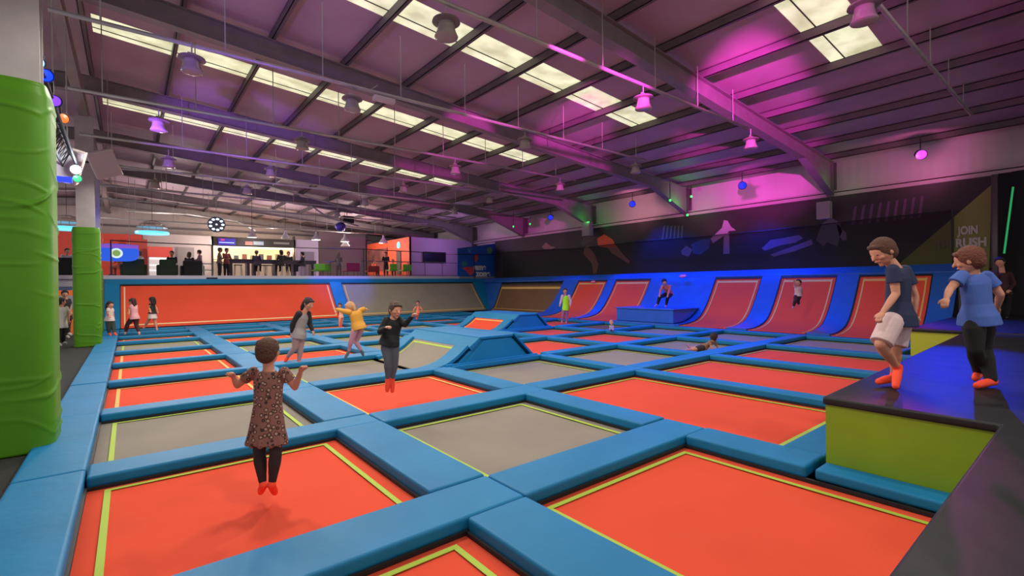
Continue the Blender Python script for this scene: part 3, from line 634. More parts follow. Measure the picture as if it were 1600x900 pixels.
# black curtain at the near right end and its posts
CUR = mat('black_curtain', (.008, .008, .009), .95)
s = MB(); P = []
n = 60
for i in range(n+1): P.append((19.9+.06*math.sin(i*1.3), 2.02-7.8*i/n))
s.add([(x, y, .72) for x, y in P]+[(x, y, 4.85) for x, y in P], [(i, i+1, i+n+2, i+n+1) for i in range(n)])
o = s.build('black_curtain', CUR, smooth=True); tag(o, 'black curtain hanging at the near right end of the wall', 'curtain')
s = MB(); q = at_x(1554, 350, 19.7); s.tube((19.7, q.y, .72), (19.7, q.y, 4.8), .07, n=12); tag(s.build('round_post', mat('post_paint', (.10,.08,.08), .5), smooth=True), 'round grey-brown post beside the end of the banner', 'post')
s = MB(); s.tube(at_x(1583, 292, 18.5), at_x(1569, 396, 18.5), .022, n=8); tag(s.build('light_tube', em('green_tube', (.01,.35,.10), .8)), 'thin green glowing tube leaning at the far right', 'light tube')
# ------------------------------------------------------------------ jump zone wall at the back right
t = thing('printed_wall', (18.9, 27.3, 2.2), 'blue printed hoarding with paint splats at the back right corner', 'hoarding')
YG = 27.25
s = MB(); s.prism([tuple(at_y(px, py, YG)) for px, py in ((715,388),(778,380),(778,436),(715,436))], (0,.1,0)); s.build('board', mat('hoarding_blue', (.008,.09,.42), .5), t)
def splat(pts, col): 
    s = MB(); s.prism([tuple(at_y(px, py, YG-.01)) for px, py in pts], (0,.008,0)); s.build('paint_splat', mat('splat_%02d_%02d_%02d' % tuple(int(99*c) for c in col), col, .6), t)
splat([(722,419),(729,417),(739,417),(741,426),(735,431),(728,423)], (.55,.05,.06)); splat([(741,399),(746,396),(747,404),(744,410),(741,406)], (.6,.07,.04))
splat([(761,388),(767,386),(770,392),(766,397),(761,394)], (.10,.30,.10)); splat([(722,409),(728,407),(731,412),(727,417),(722,415)], (.03,.22,.20)); splat([(730,388),(734,390),(738,387),(735,392),(736,396),(732,393)], (.05,.25,.5))
RB = Matrix(((1,0,0),(0,0,-1),(0,1,0)))
a = at_y(740, 421.5, YG-.03); b = at_y(765, 425, YG-.03)
text_on('game', a, .58, RB, WHITE, t, .006, sx=(b.x-a.x)/1.62*1.0); a = at_y(744, 431.5, YG-.03); b = at_y(772, 434, YG-.03); text_on('zone', a, .58, RB, WHITE, t, .006, sx=(b.x-a.x)/1.46)
s = MB(); q = at_y(781, 400, 27.0); s.box((q.x-.04, 26.95, 2.2), (q.x+.06, 27.1, 4.9)); tag(s.build('corner_post', mat('tan_post', (.35,.20,.14), .5)), 'thin tan post between the blue hoarding and the banner', 'post')
# ------------------------------------------------------------------ cafe on the raised deck
ZC = 2.36
def ybox(mb, px0, py0, px1, py1, y, d=.1, floor=False):
    a = at_y(px0, py0, y); b = at_y(px1, py1, y); z0 = ZC if floor else b.z
    return mb.box((min(a.x, b.x), y, min(z0, a.z)), (max(a.x, b.x), y+d, max(z0, a.z)))
def one(name, px0, py0, px1, py1, y, d, m, label, cat, floor=False, bevel=0, group=None):
    return tag(ybox(MB(), px0, py0, px1, py1, y, d, floor).build(name, m, bevel=bevel), label, cat, group)
CORAL = mat('coral_wall', (.62, .055, .03), .6); CORD = mat('deep_coral_wall', (.40, .04, .03), .6)
one('partition', 60, 360, 223, 430, 41.0, .12, CORAL, 'coral red partition behind the cafe at far left', 'partition', True)
one('partition', 196, 373, 231, 430, 40.2, .12, CORD, 'darker red partition beside the white cafe wall', 'partition', True)
one('partition', 223, 364, 331, 430, 41.4, .12, mat('cream_wall', (.46,.40,.40), .6), 'cream cafe wall between red partition and servery', 'partition', True)
one('partition', 498, 362, 572, 430, 41.4, .12, mat('mauve_wall', (.34,.24,.27), .6), 'mauve cafe wall between servery and orange room', 'partition', True)
t = thing('display_fridge', (at_y(250, 430, 39.2).x, 39.2, ZC), 'white lit display fridge under a red canopy', 'display fridge')
ybox(MB(), 231, 385, 270, 402, 39.0, .5).build('canopy', CORAL, t)
ybox(MB(), 233, 401, 268, 430, 39.2, .7, True).build('cabinet', WHITE, t)
for k, (a, b) in enumerate(((402, 406), (413, 416), (421, 424))): ybox(MB(), 233, a, 268, b, 39.15, .05).build('lit_shelf', em('shelf_glow', (.9,.85,.85), 1.1), t)
one('grey_door', 277, 386, 304, 430, 41.25, .13, mat('door_grey', (.24,.21,.21), .5), 'grey door in the cream cafe wall', 'door', True)
# servery
xs0 = at_y(331, 400, 38.5).x; xs1 = at_y(462, 400, 38.5).x
t = thing('servery', ((xs0+xs1)/2, 38.5, ZC), 'brightly lit food servery with dark sign band', 'servery')
DK = mat('servery_dark', (.035, .025, .022), .4); CRM = mat('lit_cream_tiles', (.75,.62,.38), .5, emit=(.9,.68,.36), es=.35)  # emission puts the servery's interior light into the back wall
ybox(MB(), 331, 369, 462, 387, 38.5, .3).build('sign_band', DK, t)
for a, b in ((331, 334), (459, 462)): ybox(MB(), a, 369, b, 430, 38.5, .4, True).build('side_post', DK, t)
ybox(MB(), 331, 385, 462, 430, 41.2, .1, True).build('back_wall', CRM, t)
ybox(MB(), 334, 386.3, 459, 387.5, 38.45, .06).build('light_strip', em('strip_glow', (1,.86,.6), 2.2), t)
ybox(MB(), 341, 372, 368, 385, 38.4, .08).build('blue_screen', em('screen_blue', (.06,.03,.55), .9), t)
ybox(MB(), 342.5, 378, 366, 380, 38.36, .03).build('screen_text', em('screen_text', (.5,.6,1), 1.6), t)
ybox(MB(), 345, 373, 351, 376, 38.36, .03).build('screen_text', em('screen_red', (.8,.05,.25), 1.0), t)
ybox(MB(), 383, 377, 395, 383, 38.4, .06).build('menu_board', em('menu_red', (.8,.12,.08), .9), t)
ybox(MB(), 396, 377, 412, 383, 38.4, .06).build('menu_board', em('menu_pale', (.5,.55,.6), .9), t)
ybox(MB(), 428, 378, 452, 382, 38.4, .06).build('menu_board', em('menu_dim', (.3,.26,.22), .7), t)
ybox(MB(), 334, 408, 459, 430, 39.3, .6, True).build('counter', mat('counter_cream', (.55,.45,.32), .5), t)
ybox(MB(), 333, 405.5, 460, 408, 39.2, .8).build('counter_top', DK, t)
for k in range(9): ybox(MB(), 340+k*13, 399-2*(k % 2), 347+k*13, 405.5, 39.5, .3).build('tray', mat('tray_%d' % (k % 3), [(.4,.12,.06),(.5,.4,.2),(.15,.13,.12)][k % 3], .4), t)
for px, l in ((356, 'left'), (392, 'middle'), (440, 'right')):
    q = at_y(px, 391, 39.2); point((q.x, 39.9, q.z), (1, .78, .45), 70, .08, 'servery_light')
one('wall_block', 462, 374, 498, 430, 38.8, 2.0, mat('lavender_block', (.50,.42,.60), .6), 'lavender wall block right of the servery', 'wall block', True)
one('grey_door', 470, 393, 491, 430, 38.7, .09, mat('door_mauve', (.18,.14,.22), .5), 'dark mauve door in the lavender wall block', 'door', True)
# lavender room with coral side
X1, Y2 = 15.06, 30.0
s = MB(); zt = at_y(640, 370, Y2).z; s.prism([(X1, Y2, ZC), (XR-.4, Y2, ZC), (XR-.4, Y2, 5.12), (X1, Y2, zt)], (0, .15, 0)); s.box((X1+.15, Y2+.15, zt-.15), (XR-.4, 37.4, zt-.05))
t = thing('games_room', (X1, Y2, ZC), 'boxy room with lavender front and coral red side', 'room')
s.build('front_wall', mat('lavender_front', (.46,.30,.52), .6), t)
s = MB(); s.box((X1-.02, Y2, ZC), (X1+.13, 37.4, zt)); s.build('side_wall', mat('coral_side', (.75,.10,.03), .6), t)
def xbox(mb, px0, py0, px1, py1, X, d=.05):
    a = at_x(px0, py0, X); b = at_x(px1, py1, X); return mb.box((X-d, min(a.y, b.y), min(a.z, b.z)), (X, max(a.y, b.y), max(a.z, b.z)))
xbox(MB(), 574, 392, 606, 422, X1-.03).build('opening', mat('opening_brown', (.20,.06,.05), .7, var=.6, vscale=1.5), t)  # flat dark panel painted in place of the dark opening
xbox(MB(), 620, 393, 627, 428, X1-.03).build('doorway', mat('doorway_dark', (.08,.06,.05), .7), t)
q = at_x(623, 383, X1-.05); s = MB(); s.lathe([(.001,0),(.24,0),(.24,.04),(.001,.04)], q, 20, Matrix.Rotation(-PI/2, 3, 'Y')); tag(s.build('wall_light', em('cyan_disc', (.25,.85,.9), 1.3)), 'round cyan glowing sign on the coral room wall', 'sign')
t = thing('television', (at_y(680, 402, 29.9).x, 29.9, 3.4), 'black television on the lavender room front', 'television')
ybox(MB(), 662, 393, 697, 410, 29.84, .12).build('bezel', BLK, t, bevel=.015); ybox(MB(), 663.2, 394.2, 695.8, 408.8, 29.825, .02).build('screen', mat('tv_screen', (.02,.012,.022), .15), t)
t = thing('railing', (at_y(640, 430, 27.9).x, 27.9, ZC), 'thin purple-grey railing in front of the lavender room', 'railing')
a = at_y(565, 409.5, 27.9); b = at_y(716, 409.5, 27.9); RAIL = mat('rail_paint', (.10,.07,.12), .5)
s = MB(); s.tube((a.x, 27.9, 3.30), (b.x, 27.9, 3.30), .025, n=8); s.build('top_rail', RAIL, t)
s = MB(); s.tube((a.x, 27.9, 2.45), (b.x, 27.9, 2.45), .02, n=8); s.build('bottom_rail', RAIL, t)
for px in (566, 600, 638, 664, 691, 715): q = at_y(px, 420, 27.9); MB().tube((q.x, 27.9, ZC), (q.x, 27.9, 3.30), .025, n=8).build('post', RAIL, t)
# rope and posts along the deck edge
t = thing('rope_barrier', (0, 27.3, ZC), 'sagging black rope and posts along the cafe deck edge', 'rope barrier')
pts = [at_y(px, py, 27.12) for px, py in ((173, 375.5), (200, 377), (235, 379), (280, 381), (331, 383), (420, 386), (500, 388), (560, 389), (640, 393), (700, 397), (745, 398), (776, 398))]
MB().chain(pts, [.022]*len(pts), 8).build('rope', BLK, t)
for px, py in ((173, 375.5), (331, 383), (568, 389), (741, 398)):
    q = at_y(px, py, 27.12); MB().tube((q.x, 27.12, 2.22), (q.x, 27.12, q.z+.03), .028, n=8).build('post', BLK, t)
# furniture
GRN_S = mat('dark_green_fabric', (.03,.055,.03), .9)
def sofa(px, y, wpx, m, label):
    q = at_y(px, 420, y); w = wpx/FPX*w_of((q.x, y, 3)); t = thing('sofa', (q.x, y, ZC), label, 'sofa', 'cafe sofas'); x = q.x
    MB().box((x-w/2, y+.0, ZC+.12), (x+w/2, y+.75, ZC+.45)).build('seat', m, t, bevel=.04)
    MB().box((x-w/2, y-.18, ZC+.12), (x+w/2, y+.05, ZC+.92)).build('backrest', m, t, bevel=.06)
    for e in (-1, 1): MB().box((x+e*w/2-.1, y-.1, ZC+.12), (x+e*w/2+.1, y+.75, ZC+.65)).build('armrest', m, t, bevel=.04)
    for ex in (-1, 1):
        for ey in (.0, .65): MB().box((x+ex*(w/2-.12)-.03, y+ey, ZC), (x+ex*(w/2-.12)+.03, y+ey+.06, ZC+.13)).build('leg', BLK, t)
sofa(103, 30.5, 30, mat('black_fabric', (.012,.014,.016), .9), 'black sofa between the two lime column pads')
sofa(209, 30.5, 27, GRN_S, 'dark green sofa below the blue oval sign'); sofa(262, 30.5, 21, GRN_S, 'dark green sofa in front of the display fridge'); sofa(301, 31.2, 25, mat('charcoal_fabric', (.03,.034,.034), .9), 'charcoal sofa in front of the grey door')
def chair(px, y, m, label, h=.82, name='chair', w=.5):
    q = at_y(px, 420, y); x = q.x; t = thing(name, (x, y, ZC), label, 'chair')
    MB().box((x-w/2, y-w/2, ZC+.40), (x+w/2, y+w/2, ZC+.48)).build('seat', m, t, bevel=.02)
    MB().box((x-w/2, y-w/2-.05, ZC+.46), (x+w/2, y-w/2+.04, ZC+h)).build('backrest', m, t, bevel=.02)
    for ex in (-1, 1):
        for ey in (-1, 1): MB().tube((x+ex*w*.42, y+ey*w*.42, ZC), (x+ex*w*.38, y+ey*w*.38, ZC+.42), .018, n=6).build('leg', STEELD, t)
GC = mat('green_plastic', (.12,.42,.03), .4); MG = mat('magenta_fabric', (.28,.02,.11), .8)
chair(497, 31, GC, 'bright green chair left of the bench table', .85, w=.62); chair(508, 31.6, GC, 'bright green chair right of its twin', .85, w=.62); chair(633, 29.5, GC, 'green chair beside the coral room wall', .85, w=.62); chair(612, 29.2, GC, 'green chair nearer the railing, left of the one by the coral wall', .85)
chair(548, 31, MG, 'magenta tub chair below the pair of pendant lamps', .95, 'tub_chair', .85)
chair(580, 31.5, mat('dull_red_fabric', (.25,.03,.03), .8), 'dull red chair near the coral room mural', .8, 'tub_chair', .8)
# long bar table and stools
t = thing('bar_table', (at_y(425, 408, 32).x, 32, ZC), 'long dark purple bar table in front of the servery', 'table')
DP = mat('dark_purple_laminate', (.035,.022,.05), .4); a = at_y(356, 403, 32); b = at_y(492, 404, 32)
MB().box((a.x, 31.7, ZC+1.02), (b.x, 32.5, ZC+1.10)).build('tabletop', DP, t); MB().box((a.x, 31.72, ZC+.85), (b.x, 31.78, ZC+1.02)).build('apron', DP, t)
for px in (361, 388, 398, 431, 460, 488): q = at_y(px, 420, 31.8); MB().box((q.x-.07, 31.75, ZC), (q.x+.07, 32.4, ZC+1.02)).build('leg', DP, t)
for i, px in enumerate((350, 372, 409, 421, 445, 473)):
    q = at_y(px, 420, 31.2); x = q.x; t = thing('bar_stool', (x, 31.2, ZC), 'thin-legged bar stool at the long bar table, %s from the left' % RN[i], 'stool', 'bar stools')
    MB().box((x-.19, 31.0, ZC+.70), (x+.19, 31.38, ZC+.75)).build('seat', DK, t, bevel=.01)
    for ex in (-1, 1):
        for ey in (-1, 1): MB().tube((x+ex*.19, 31.2+ey*.19, ZC), (x+ex*.15, 31.2+ey*.15, ZC+.71), .014, n=6).build('leg', STEELD, t)
t = thing('side_table', (at_y(516, 420, 31).x, 31, ZC), 'small blue-lit high table beside the green chairs', 'table'); x = t.location.x
MB().lathe([(.001,1.0),(.35,1.0),(.35,1.04),(.001,1.04)], (x, 31, ZC), 20).build('tabletop', mat('blue_lit_table', (.05,.06,.35), .4), t); MB().tube((x, 31, ZC), (x, 31, ZC+1.0), .03, n=8).build('pedestal', STEELD, t); MB().lathe([(.001,0),(.25,0),(.22,.03),(.001,.03)], (x, 31, ZC), 20).build('foot', STEELD, t)  # blue light is put into the tabletop's base colour
t = thing('shelf_rack', (at_y(326, 420, 31).x, 31, ZC), 'pale open shelf rack left of the servery', 'rack'); a = at_y(316, 411, 31).x; b = at_y(334, 411, 31).x
for z in (.05, .4, .75): MB().box((a, 31, ZC+z), (b, 31.4, ZC+z+.04)).build('shelf', WHITE, t)
for x in (a, b-.05): MB().box((x, 31, ZC), (x+.05, 31.4, ZC+.85)).build('upright', WHITE, t)
# blue oval sign
t = thing('hanging_sign', tuple(at_y(182, 394, 30)), 'blue hanging sign with round pale emblem and violet top', 'sign'); c = t.location
s = MB(); s.v = []; w = .86; h = .42
pl = [(c.x+w*math.copysign(abs(math.cos(a))**.5, math.cos(a)), 30, c.z-.02+h*math.copysign(abs(math.sin(a))**.6, math.sin(a))) for a in [2*PI*i/32 for i in range(32)]]
s.prism(pl, (0, .12, 0)); s.build('panel', em('sign_blue', (.01,.10,.75), 1.0), t)
MB().box((c.x-.82, 29.97, c.z+.2), (c.x+.84, 30.1, c.z+.37)).build('top_strip', em('sign_violet', (.25,.08,.6), .9), t)
R90 = Matrix.Rotation(PI/2, 3, 'X')
MB().lathe([(.001,0),(.24,0),(.24,.03),(.001,.03)], (c.x, 29.99, c.z-.05), 24, R90).build('emblem_disc', em('emblem_pale', (.7,.85,.8), 1.0), t)
MB().lathe([(.001,0),(.15,0),(.15,.02),(.001,.02)], (c.x, 29.95, c.z-.05), 24, R90).build('emblem_core', em('emblem_green', (.25,.45,.1), .8), t)
for e in (-.5, .5): MB().tube((c.x+e, 30.05, c.z+.36), (c.x+e, 30.05, zr(c.x)+.4), .01, n=6).build('hanger_rod', GALV, t)
# cage pendants with cyan rings
for px, py, l in ((238, 365, 'wire dome pendant with glowing cyan ring near the cream wall'), (104, 358, 'wire dome pendant with glowing cyan ring behind the tall lime pad')):
    q = at_y(px, py-1, 32); t = thing('dome_pendant', tuple(q), l, 'pendant lamp', 'cyan ring pendants'); R = .72
    MB().lathe([(R-.03,-.06),(R+.02,-.06),(R+.02,.06),(R-.03,.06)], q, 32).build('glow_ring', em('cyan_ring', (.12,.62,1), 1.5), t)
    s = MB()
    for k in range(14):
        a = 2*PI*k/14; s.chain([(q.x+R*math.cos(a)*math.cos(b), q.y+R*math.sin(a)*math.cos(b), q.z+.05+R*.85*math.sin(b)) for b in (0,.4,.8,1.2,1.5)], [.012]*5, 5)
    for b in (.4, .8, 1.2): s.lathe([(R*math.cos(b)-.01,-.01),(R*math.cos(b)+.01,-.01),(R*math.cos(b)+.01,.01),(R*math.cos(b)-.01,.01)], (q.x, q.y, q.z+.05+R*.85*math.sin(b)), 24)
    s.build('wire_cage', GALV, t); MB().tube((q.x, q.y, q.z+.6), (q.x, q.y, zr(q.x)+.4), .01, n=6).build('cord', BLK, t)
# white cone pendants
for i, (px, py, y) in enumerate(((394, 371, 31), (446, 373, 31), (494, 375, 30), (539, 378, 31), (539.5, 385, 33), (599, 380, 29.5))):
    q = at_y(px, py, y); w = 7*w_of(q)/FPX
    t = thing('cone_pendant', tuple(q), 'white cone pendant lamp over the cafe, %s from the left' % (RN[i]), 'pendant lamp', 'white cone pendants')
    MB().lathe([(w,0),(w*.95,.05),(w*.55,.22),(w*.22,.34),(w*.2,.5),(.02,.52),(.02,.50),(w*.5,.18),(w*.9,.01)], q, 24).build('shade', mat('white_enamel', (.72,.66,.66), .35), t, smooth=False)
    MB().lathe([(.001,.01),(w*.86,.01),(w*.8,.05),(.001,.05)], q, 24).build('diffuser', em('pendant_glow', (1,.86,.7), 1.6), t)
    MB().tube(q+Vector((0,0,.5)), (q.x, q.y, zr(q.x)+.4), .01, n=6).build('cord', BLK, t)
    if i in (0, 2, 3): point(q+Vector((0,0,-.12)), (1,.85,.7), 30, .08, 'pendant_light')
# round fan-like led light, mirror ball, dark projector
q = at_y(338, 351, 33); t = thing('led_wheel_light', tuple(q), 'round light made of a ring of bright white LEDs', 'lamp')
MB().lathe([(.001,0),(.46,0),(.46,.1),(.001,.1)], q, 28, R90).build('body', mat('lamp_grey', (.10,.13,.18), .5), t)
for k in range(9):
    a = 2*PI*k/9; r = .32 if k else .32
    MB().ball((q.x+r*math.cos(a), q.y-.1, q.z+r*math.sin(a)), (.085,.03,.06), n=8, m=6).build('led', em('led_white', (.75,.9,1), 2.5), t)
MB().ball((q.x, q.y-.1, q.z), (.05,.03,.05), n=8, m=6).build('led', em('led_white', (.75,.9,1), 2.5), t)
MB().tube((q.x, q.y, q.z+.4), (q.x, q.y, zr(q.x)+.4), .012, n=6).build('hanger_rod', GALV, t)
q = at_y(532, 354, 30); t = thing('disco_ball', tuple(q), 'blue-lit mirror ball with a black box above it', 'mirror ball')
s = MB(); s.ball(q, (.33,.33,.3), n=20, m=14); s.build('ball', mat('mirror_facets', (.10,.08,.45), .15, metal=.8, bump=1, bscale=30), t)  # blue of the lighting is painted into the facets' base colour
MB().tube((q.x, q.y, q.z+.3), (q.x, q.y, q.z+.5), .02, n=6).build('stem', BLK, t)
q = at_y(543, 343, 30.2); s = MB(); s.box((q.x-.35, 30.0, q.z-.25), (q.x+.35, 30.6, q.z+.2)); s.tube((q.x, 30.3, q.z+.2), (q.x, 30.3, zr(q.x)+.4), .02, n=6); tag(s.build('projector_box', BLK), 'black box hung under the roof above the mirror ball', 'box')
for x, y, pw in ((-3.5, 34, 260), (2.0, 35.5, 300), (7.5, 34.5, 260), (12.5, 34, 260), (4.5, 39.5, 160)): point((x, y, 5.0), (1, .84, .80), pw, .3, 'cafe_fill')  # bare points added to brighten the cafe, without fixtures
point((17.2, 27.9, 4.6), (.75, .45, 1), 70, .15, 'cafe_fill'); point((13.6, 31.5, 4.2), (1, .6, .5), 70, .15, 'cafe_fill')  # added fill for the lavender front and the coral side
# galvanised ducts under the roof above the cafe
for pts, y, r, l in ([((448,315),(487,322),(512,340),(560,353)), 29, .05, 'pale bent conduit above the cafe, nearer'], [((200,330),(290,334),(372,346),(398,360)), 36, .07, 'pale bent pipe above the servery'], [((165,262),(300,272),(420,290),(560,330)), 28, .05, 'long pale pipe below the far skylights']):
    tag(MB().chain([at_y(px, py, y) for px, py in pts], [r]*len(pts), 8).build('conduit_pipe', GALV, smooth=True), l, 'pipe')
tag(one('poster', 86, 448, 113, 468, 27.0, .03, mat('poster_blue', (.10,.16,.28), .6), 'x', 'x'), 'blue-grey poster on the lavender wall below the cafe', 'poster')
t = thing('arcade_machine', (at_y(113, 500, 24.6).x-.15, 24.6, .06), 'orange arcade machine half hidden by the second lime pad', 'machine'); q = t.location
MB().box((q.x-.35, 24.6, .06), (q.x+.35, 25.3, 1.75)).build('cabinet', mat('orange_laminate', (.8,.16,.02), .5), t, bevel=.02); MB().box((q.x-.28, 24.57, 1.05), (q.x+.28, 24.62, 1.55)).build('screen', mat('machine_screen', (.3,.3,.34), .3), t)
# ------------------------------------------------------------------ people
def frame(fwd, up=(0,0,1)):
    f = Vector(fwd).normalized(); r = f.cross(Vector(up)).normalized(); u = r.cross(f); return Matrix((r, f, u)).transposed()
def fuse(o, vox, k=3):
    m = o.modifiers.new('fuse', 'REMESH'); m.mode = 'VOXEL'; m.voxel_size = vox; m.use_smooth_shade = True
    s = o.modifiers.new('relax', 'SMOOTH'); s.factor = .5; s.iterations = k
def hand(mb, wr, d, side, k, curl=.5, flat=None):
    d = Vector(d).normalized(); n = Vector(flat or (0,0,1)); n = (n-d*n.dot(d))
    n = n.normalized() if n.length > .1 else d.orthogonal().normalized(); s = d.cross(n)*side
    pc = wr+d*.035*k; Mx = Matrix((s, d, n)).transposed(); mb.ball(pc, (.034*k, .042*k, .017*k), Mx)
    for i, (o, L) in enumerate(((-.026,.026),(-.009,.030),(.008,.028),(.024,.022))):
        b = wr+d*.066*k+s*o*k; p1 = b+(d*math.cos(curl*.7)-n*math.sin(curl*.7))*L*k; p2 = p1+(d*math.cos(curl*1.9)-n*math.sin(curl*1.9))*L*.85*k
        mb.chain([b-d*.012*k, p1, p2], [.0085*k,.0078*k,.0065*k], 8)
    b = wr+d*.02*k-s*.026*k; p1 = b+(d*.7-s*.7-n*.2).normalized()*.028*k; p2 = p1+(d*.95-s*.2-n*.3).normalized()*.024*k
    mb.chain([b, p1, p2], [.011*k,.0095*k,.0075*k], 8)
def lerp(a, b, t): return Vector(a).lerp(Vector(b), t)
def person(J, label, H, face, hair=(.05,.02,.01), shirt=(.3,.3,.3), pants=(.02,.02,.02), sleeve='short', legs='long', foot=SOCK, skin=None, vox=.008,
           hairlong=0, dress=None, back=None, curl=.5, hood=False, ponytail=None, armcol=None, shirtmat=None, soften=1.0, loose=.012, skirt=None, cat='person', anc=.93, group=None):
    """J: 3-D joints. One continuous body mesh; hair and clothes are children."""
    k = H/1.45; skin = skin or SKIN
    J = {a: Vector(b) for a, b in J.items()}
    fz = min(J['aL'].z, J['aR'].z, J['tL'].z, J['tR'].z)-.03*k
    t = thing('person', (J['pL'].x*.5+J['pR'].x*.5, J['pL'].y*.5+J['pR'].y*.5, fz), label, cat, group)
    sh = (J['sL']+J['sR'])/2; pv = (J['pL']+J['pR'])/2; sp = (sh-pv).normalized()
    wa = (J['sR']-J['sL']); wv = J['pR']-J['pL']
    ax = wa.normalized() if wa.length > .1*k else wv.normalized()
    # true body breadth independent of how it is seen
    hw = .135*k; bx = ax-sp*ax.dot(sp); bx.normalize(); dp = sp.cross(bx).normalized()
    px_ = (wv.normalized() if wv.length > .05 else bx)
    def torso(mb, g, z0=-.06, z1=1.04, wst=.80):
        L = (sh-pv)
        S = []
        for u, a, b in ((z0, .60, .62), (.03, .86, .80), (.12, .90, .84), (.35, wst, .70), (.6, .90, .76), (.82, .98, .74), (.93, .86, .60), (1.0, .56, .48), (z1, .38, .40)):
            if u < z0: continue
            S.append((pv+L*u, bx*(hw*a+g), dp*(hw*.66*b+g)))
        mb.sweep(S, 20)
    b = MB(); torso(b, 0)
    nk = J['neck']; hd = J['head']; F = frame(face, (hd-nk).normalized().lerp(Vector((0,0,1)), .55))
    hr = .118*k**.5*1.0 if k < 1.1 else .122; hr *= soften
    b.cap(sh-sp*.03*k, nk+(hd-nk)*.35, .054*k, .048*k)
    b.ball(hd, (hr*.76, hr*.93, hr), F); b.ball(hd+F @ Vector((0, .22*hr, -.52*hr)), (.55*hr, .60*hr, .56*hr), F)     # skull, jaw
    b.ball(hd+F @ Vector((0, .60*hr, -.93*hr)), (.2*hr, .2*hr, .16*hr), F)
    b.chain([hd+F @ Vector((0, .86*hr, .05*hr)), hd+F @ Vector((0, 1.04*hr, -.27*hr))], [.07*hr, .13*hr], 8)
    b.chain([hd+F @ Vector((-.2*hr, .83*hr, -.55*hr)), hd+F @ Vector((0, .9*hr, -.54*hr)), hd+F @ Vector((.2*hr, .83*hr, -.55*hr))], [.05*hr, .075*hr, .05*hr], 8)
    for e in (-1, 1):
        b.ball(hd+F @ Vector((e*.78*hr, -.02*hr, -.12*hr)), (.07*hr, .16*hr, .24*hr), F); b.ball(hd+F @ Vector((e*.36*hr, .62*hr, -.25*hr)), (.25*hr,.2*hr,.2*hr), F)
    for sd, q in (('L', -1), ('R', 1)):
        s_, e_, h_ = J['s'+sd], J['e'+sd], J['h'+sd]; wr = h_-(h_-e_).normalized()*.07*k
        b.chain([s_, lerp(s_, e_, .5), e_, lerp(e_, wr, .35), wr], [.047*k, .040*k, .033*k, .033*k, .022*k], 12)
        hand(b, wr, h_-e_, q, k*1.0, curl)
        p_, k_, a_, t_ = J['p'+sd], J['k'+sd], J['a'+sd], J['t'+sd]
        b.chain([lerp(p_, k_, .08), lerp(p_, k_, .35), k_, lerp(k_, a_, .3), lerp(k_, a_, .75), a_], [.072*k, .074*k, .050*k, .054*k, .034*k, .030*k], 14)
        fd = (t_-a_).normalized(); hl = a_-fd*.03*k
        b.chain([hl+Vector((0,0,-.012*k)), lerp(a_, t_, .5), t_-fd*.02*k], [.034*k, .034*k, .026*k], 10)
    o = b.build('body', skin, t); fuse(o, vox)
    # face details
    if vox < .0095 and Vector(face).dot(-FW) > -.35:
        m = MB()
        for e in (-1, 1): m.ball(hd+F @ Vector((e*.30*hr, .80*hr, .02*hr)), (.095*hr, .05*hr, .055*hr), F, 8, 6)
        m.build('eyes', mat('dark_eyes', (.03,.02,.02), .3), t)
        m = MB(); m.chain([hd+F @ Vector((-.2*hr, .87*hr, -.55*hr)), hd+F @ Vector((0, .955*hr, -.56*hr)), hd+F @ Vector((.2*hr, .87*hr, -.55*hr))], [.03*hr,.045*hr,.03*hr], 6); m.build('lips', mat('lips', (.42,.12,.10), .5), t)
    # hair
    m = MB(); m.ball(hd+F @ Vector((0, -.13*hr, .14*hr)), (.86*hr, .95*hr, .97*hr), F, 18, 14)
    m.ball(hd+F @ Vector((0, -.35*hr, -.2*hr)), (.78*hr, .68*hr, .78*hr), F)
    m.chain([hd+F @ Vector((-.42*hr, .56*hr, .60*hr)), hd+F @ Vector((0, .70*hr, .66*hr)), hd+F @ Vector((.42*hr, .56*hr, .60*hr))], [.18*hr]*3, 8)
    for i in range(34):
        a = random.uniform(0, 2*PI); q = Vector((math.cos(a)*.58, -.18+math.sin(a)*.6, random.uniform(.0,.75)))*hr; d = q.normalized()
        m.chain([hd+F @ q, hd+F @ (q+Vector((d.x*.2, -.1+d.y*.2, -.12))*hr)], [.17*hr, .05*hr], 6)
    if hairlong:
        for e in (-.55, -.2, .2, .55): m.chain([hd+F @ Vector((e*hr, -.5*hr, .1*hr)), hd+F @ Vector((e*1.1*hr, -.6*hr, -.9*hr)), hd+F @ Vector((e*.9*hr, -.62*hr, -hairlong*hr))], [.32*hr,.30*hr,.16*hr], 8)
    if ponytail: m.chain([hd+F @ Vector((0,-.9*hr,.2*hr))]+[hd+F @ (Vector(p)*hr) for p in ponytail], [.16*hr]+[.24*hr]*(len(ponytail)-1)+[.1*hr], 8)
    o = m.build('hair', mat('hair_%03d_%03d_%03d' % tuple(int(c*999) for c in hair), hair, .75, bump=.8, bscale=60), t); fuse(o, min(vox*1.1, .012), 1)
    # top
    g = loose*k; m = MB(); sm = shirtmat or mat('cloth_%03d_%03d_%03d' % tuple(int(c*999) for c in shirt), shirt, .8, bump=.25, bscale=14)
    if dress:
        L = sh-pv; S = []
        for u, a, bq in ((1.02,.42,.5),(.95,.84,.62),(.8,.98,.78),(.55,.92,.80),(.3,.92,.86),(.0,1.08,1.05),(-dress*.5,1.22,1.25),(-dress,1.36,1.42)): S.append((pv+L*u, bx*(hw*a+g), dp*(hw*.66*bq+g)))
        m.sweep(S, 24)
        for i in range(12):
            a = 2*PI*i/12; q = pv-L*dress*.97+bx*math.cos(a)*hw*1.34+dp*math.sin(a)*hw*.92; m.chain([pv+L*.0+bx*math.cos(a)*hw*1.0+dp*math.sin(a)*hw*.7, q], [.01*k,.028*k], 8)
    else: 
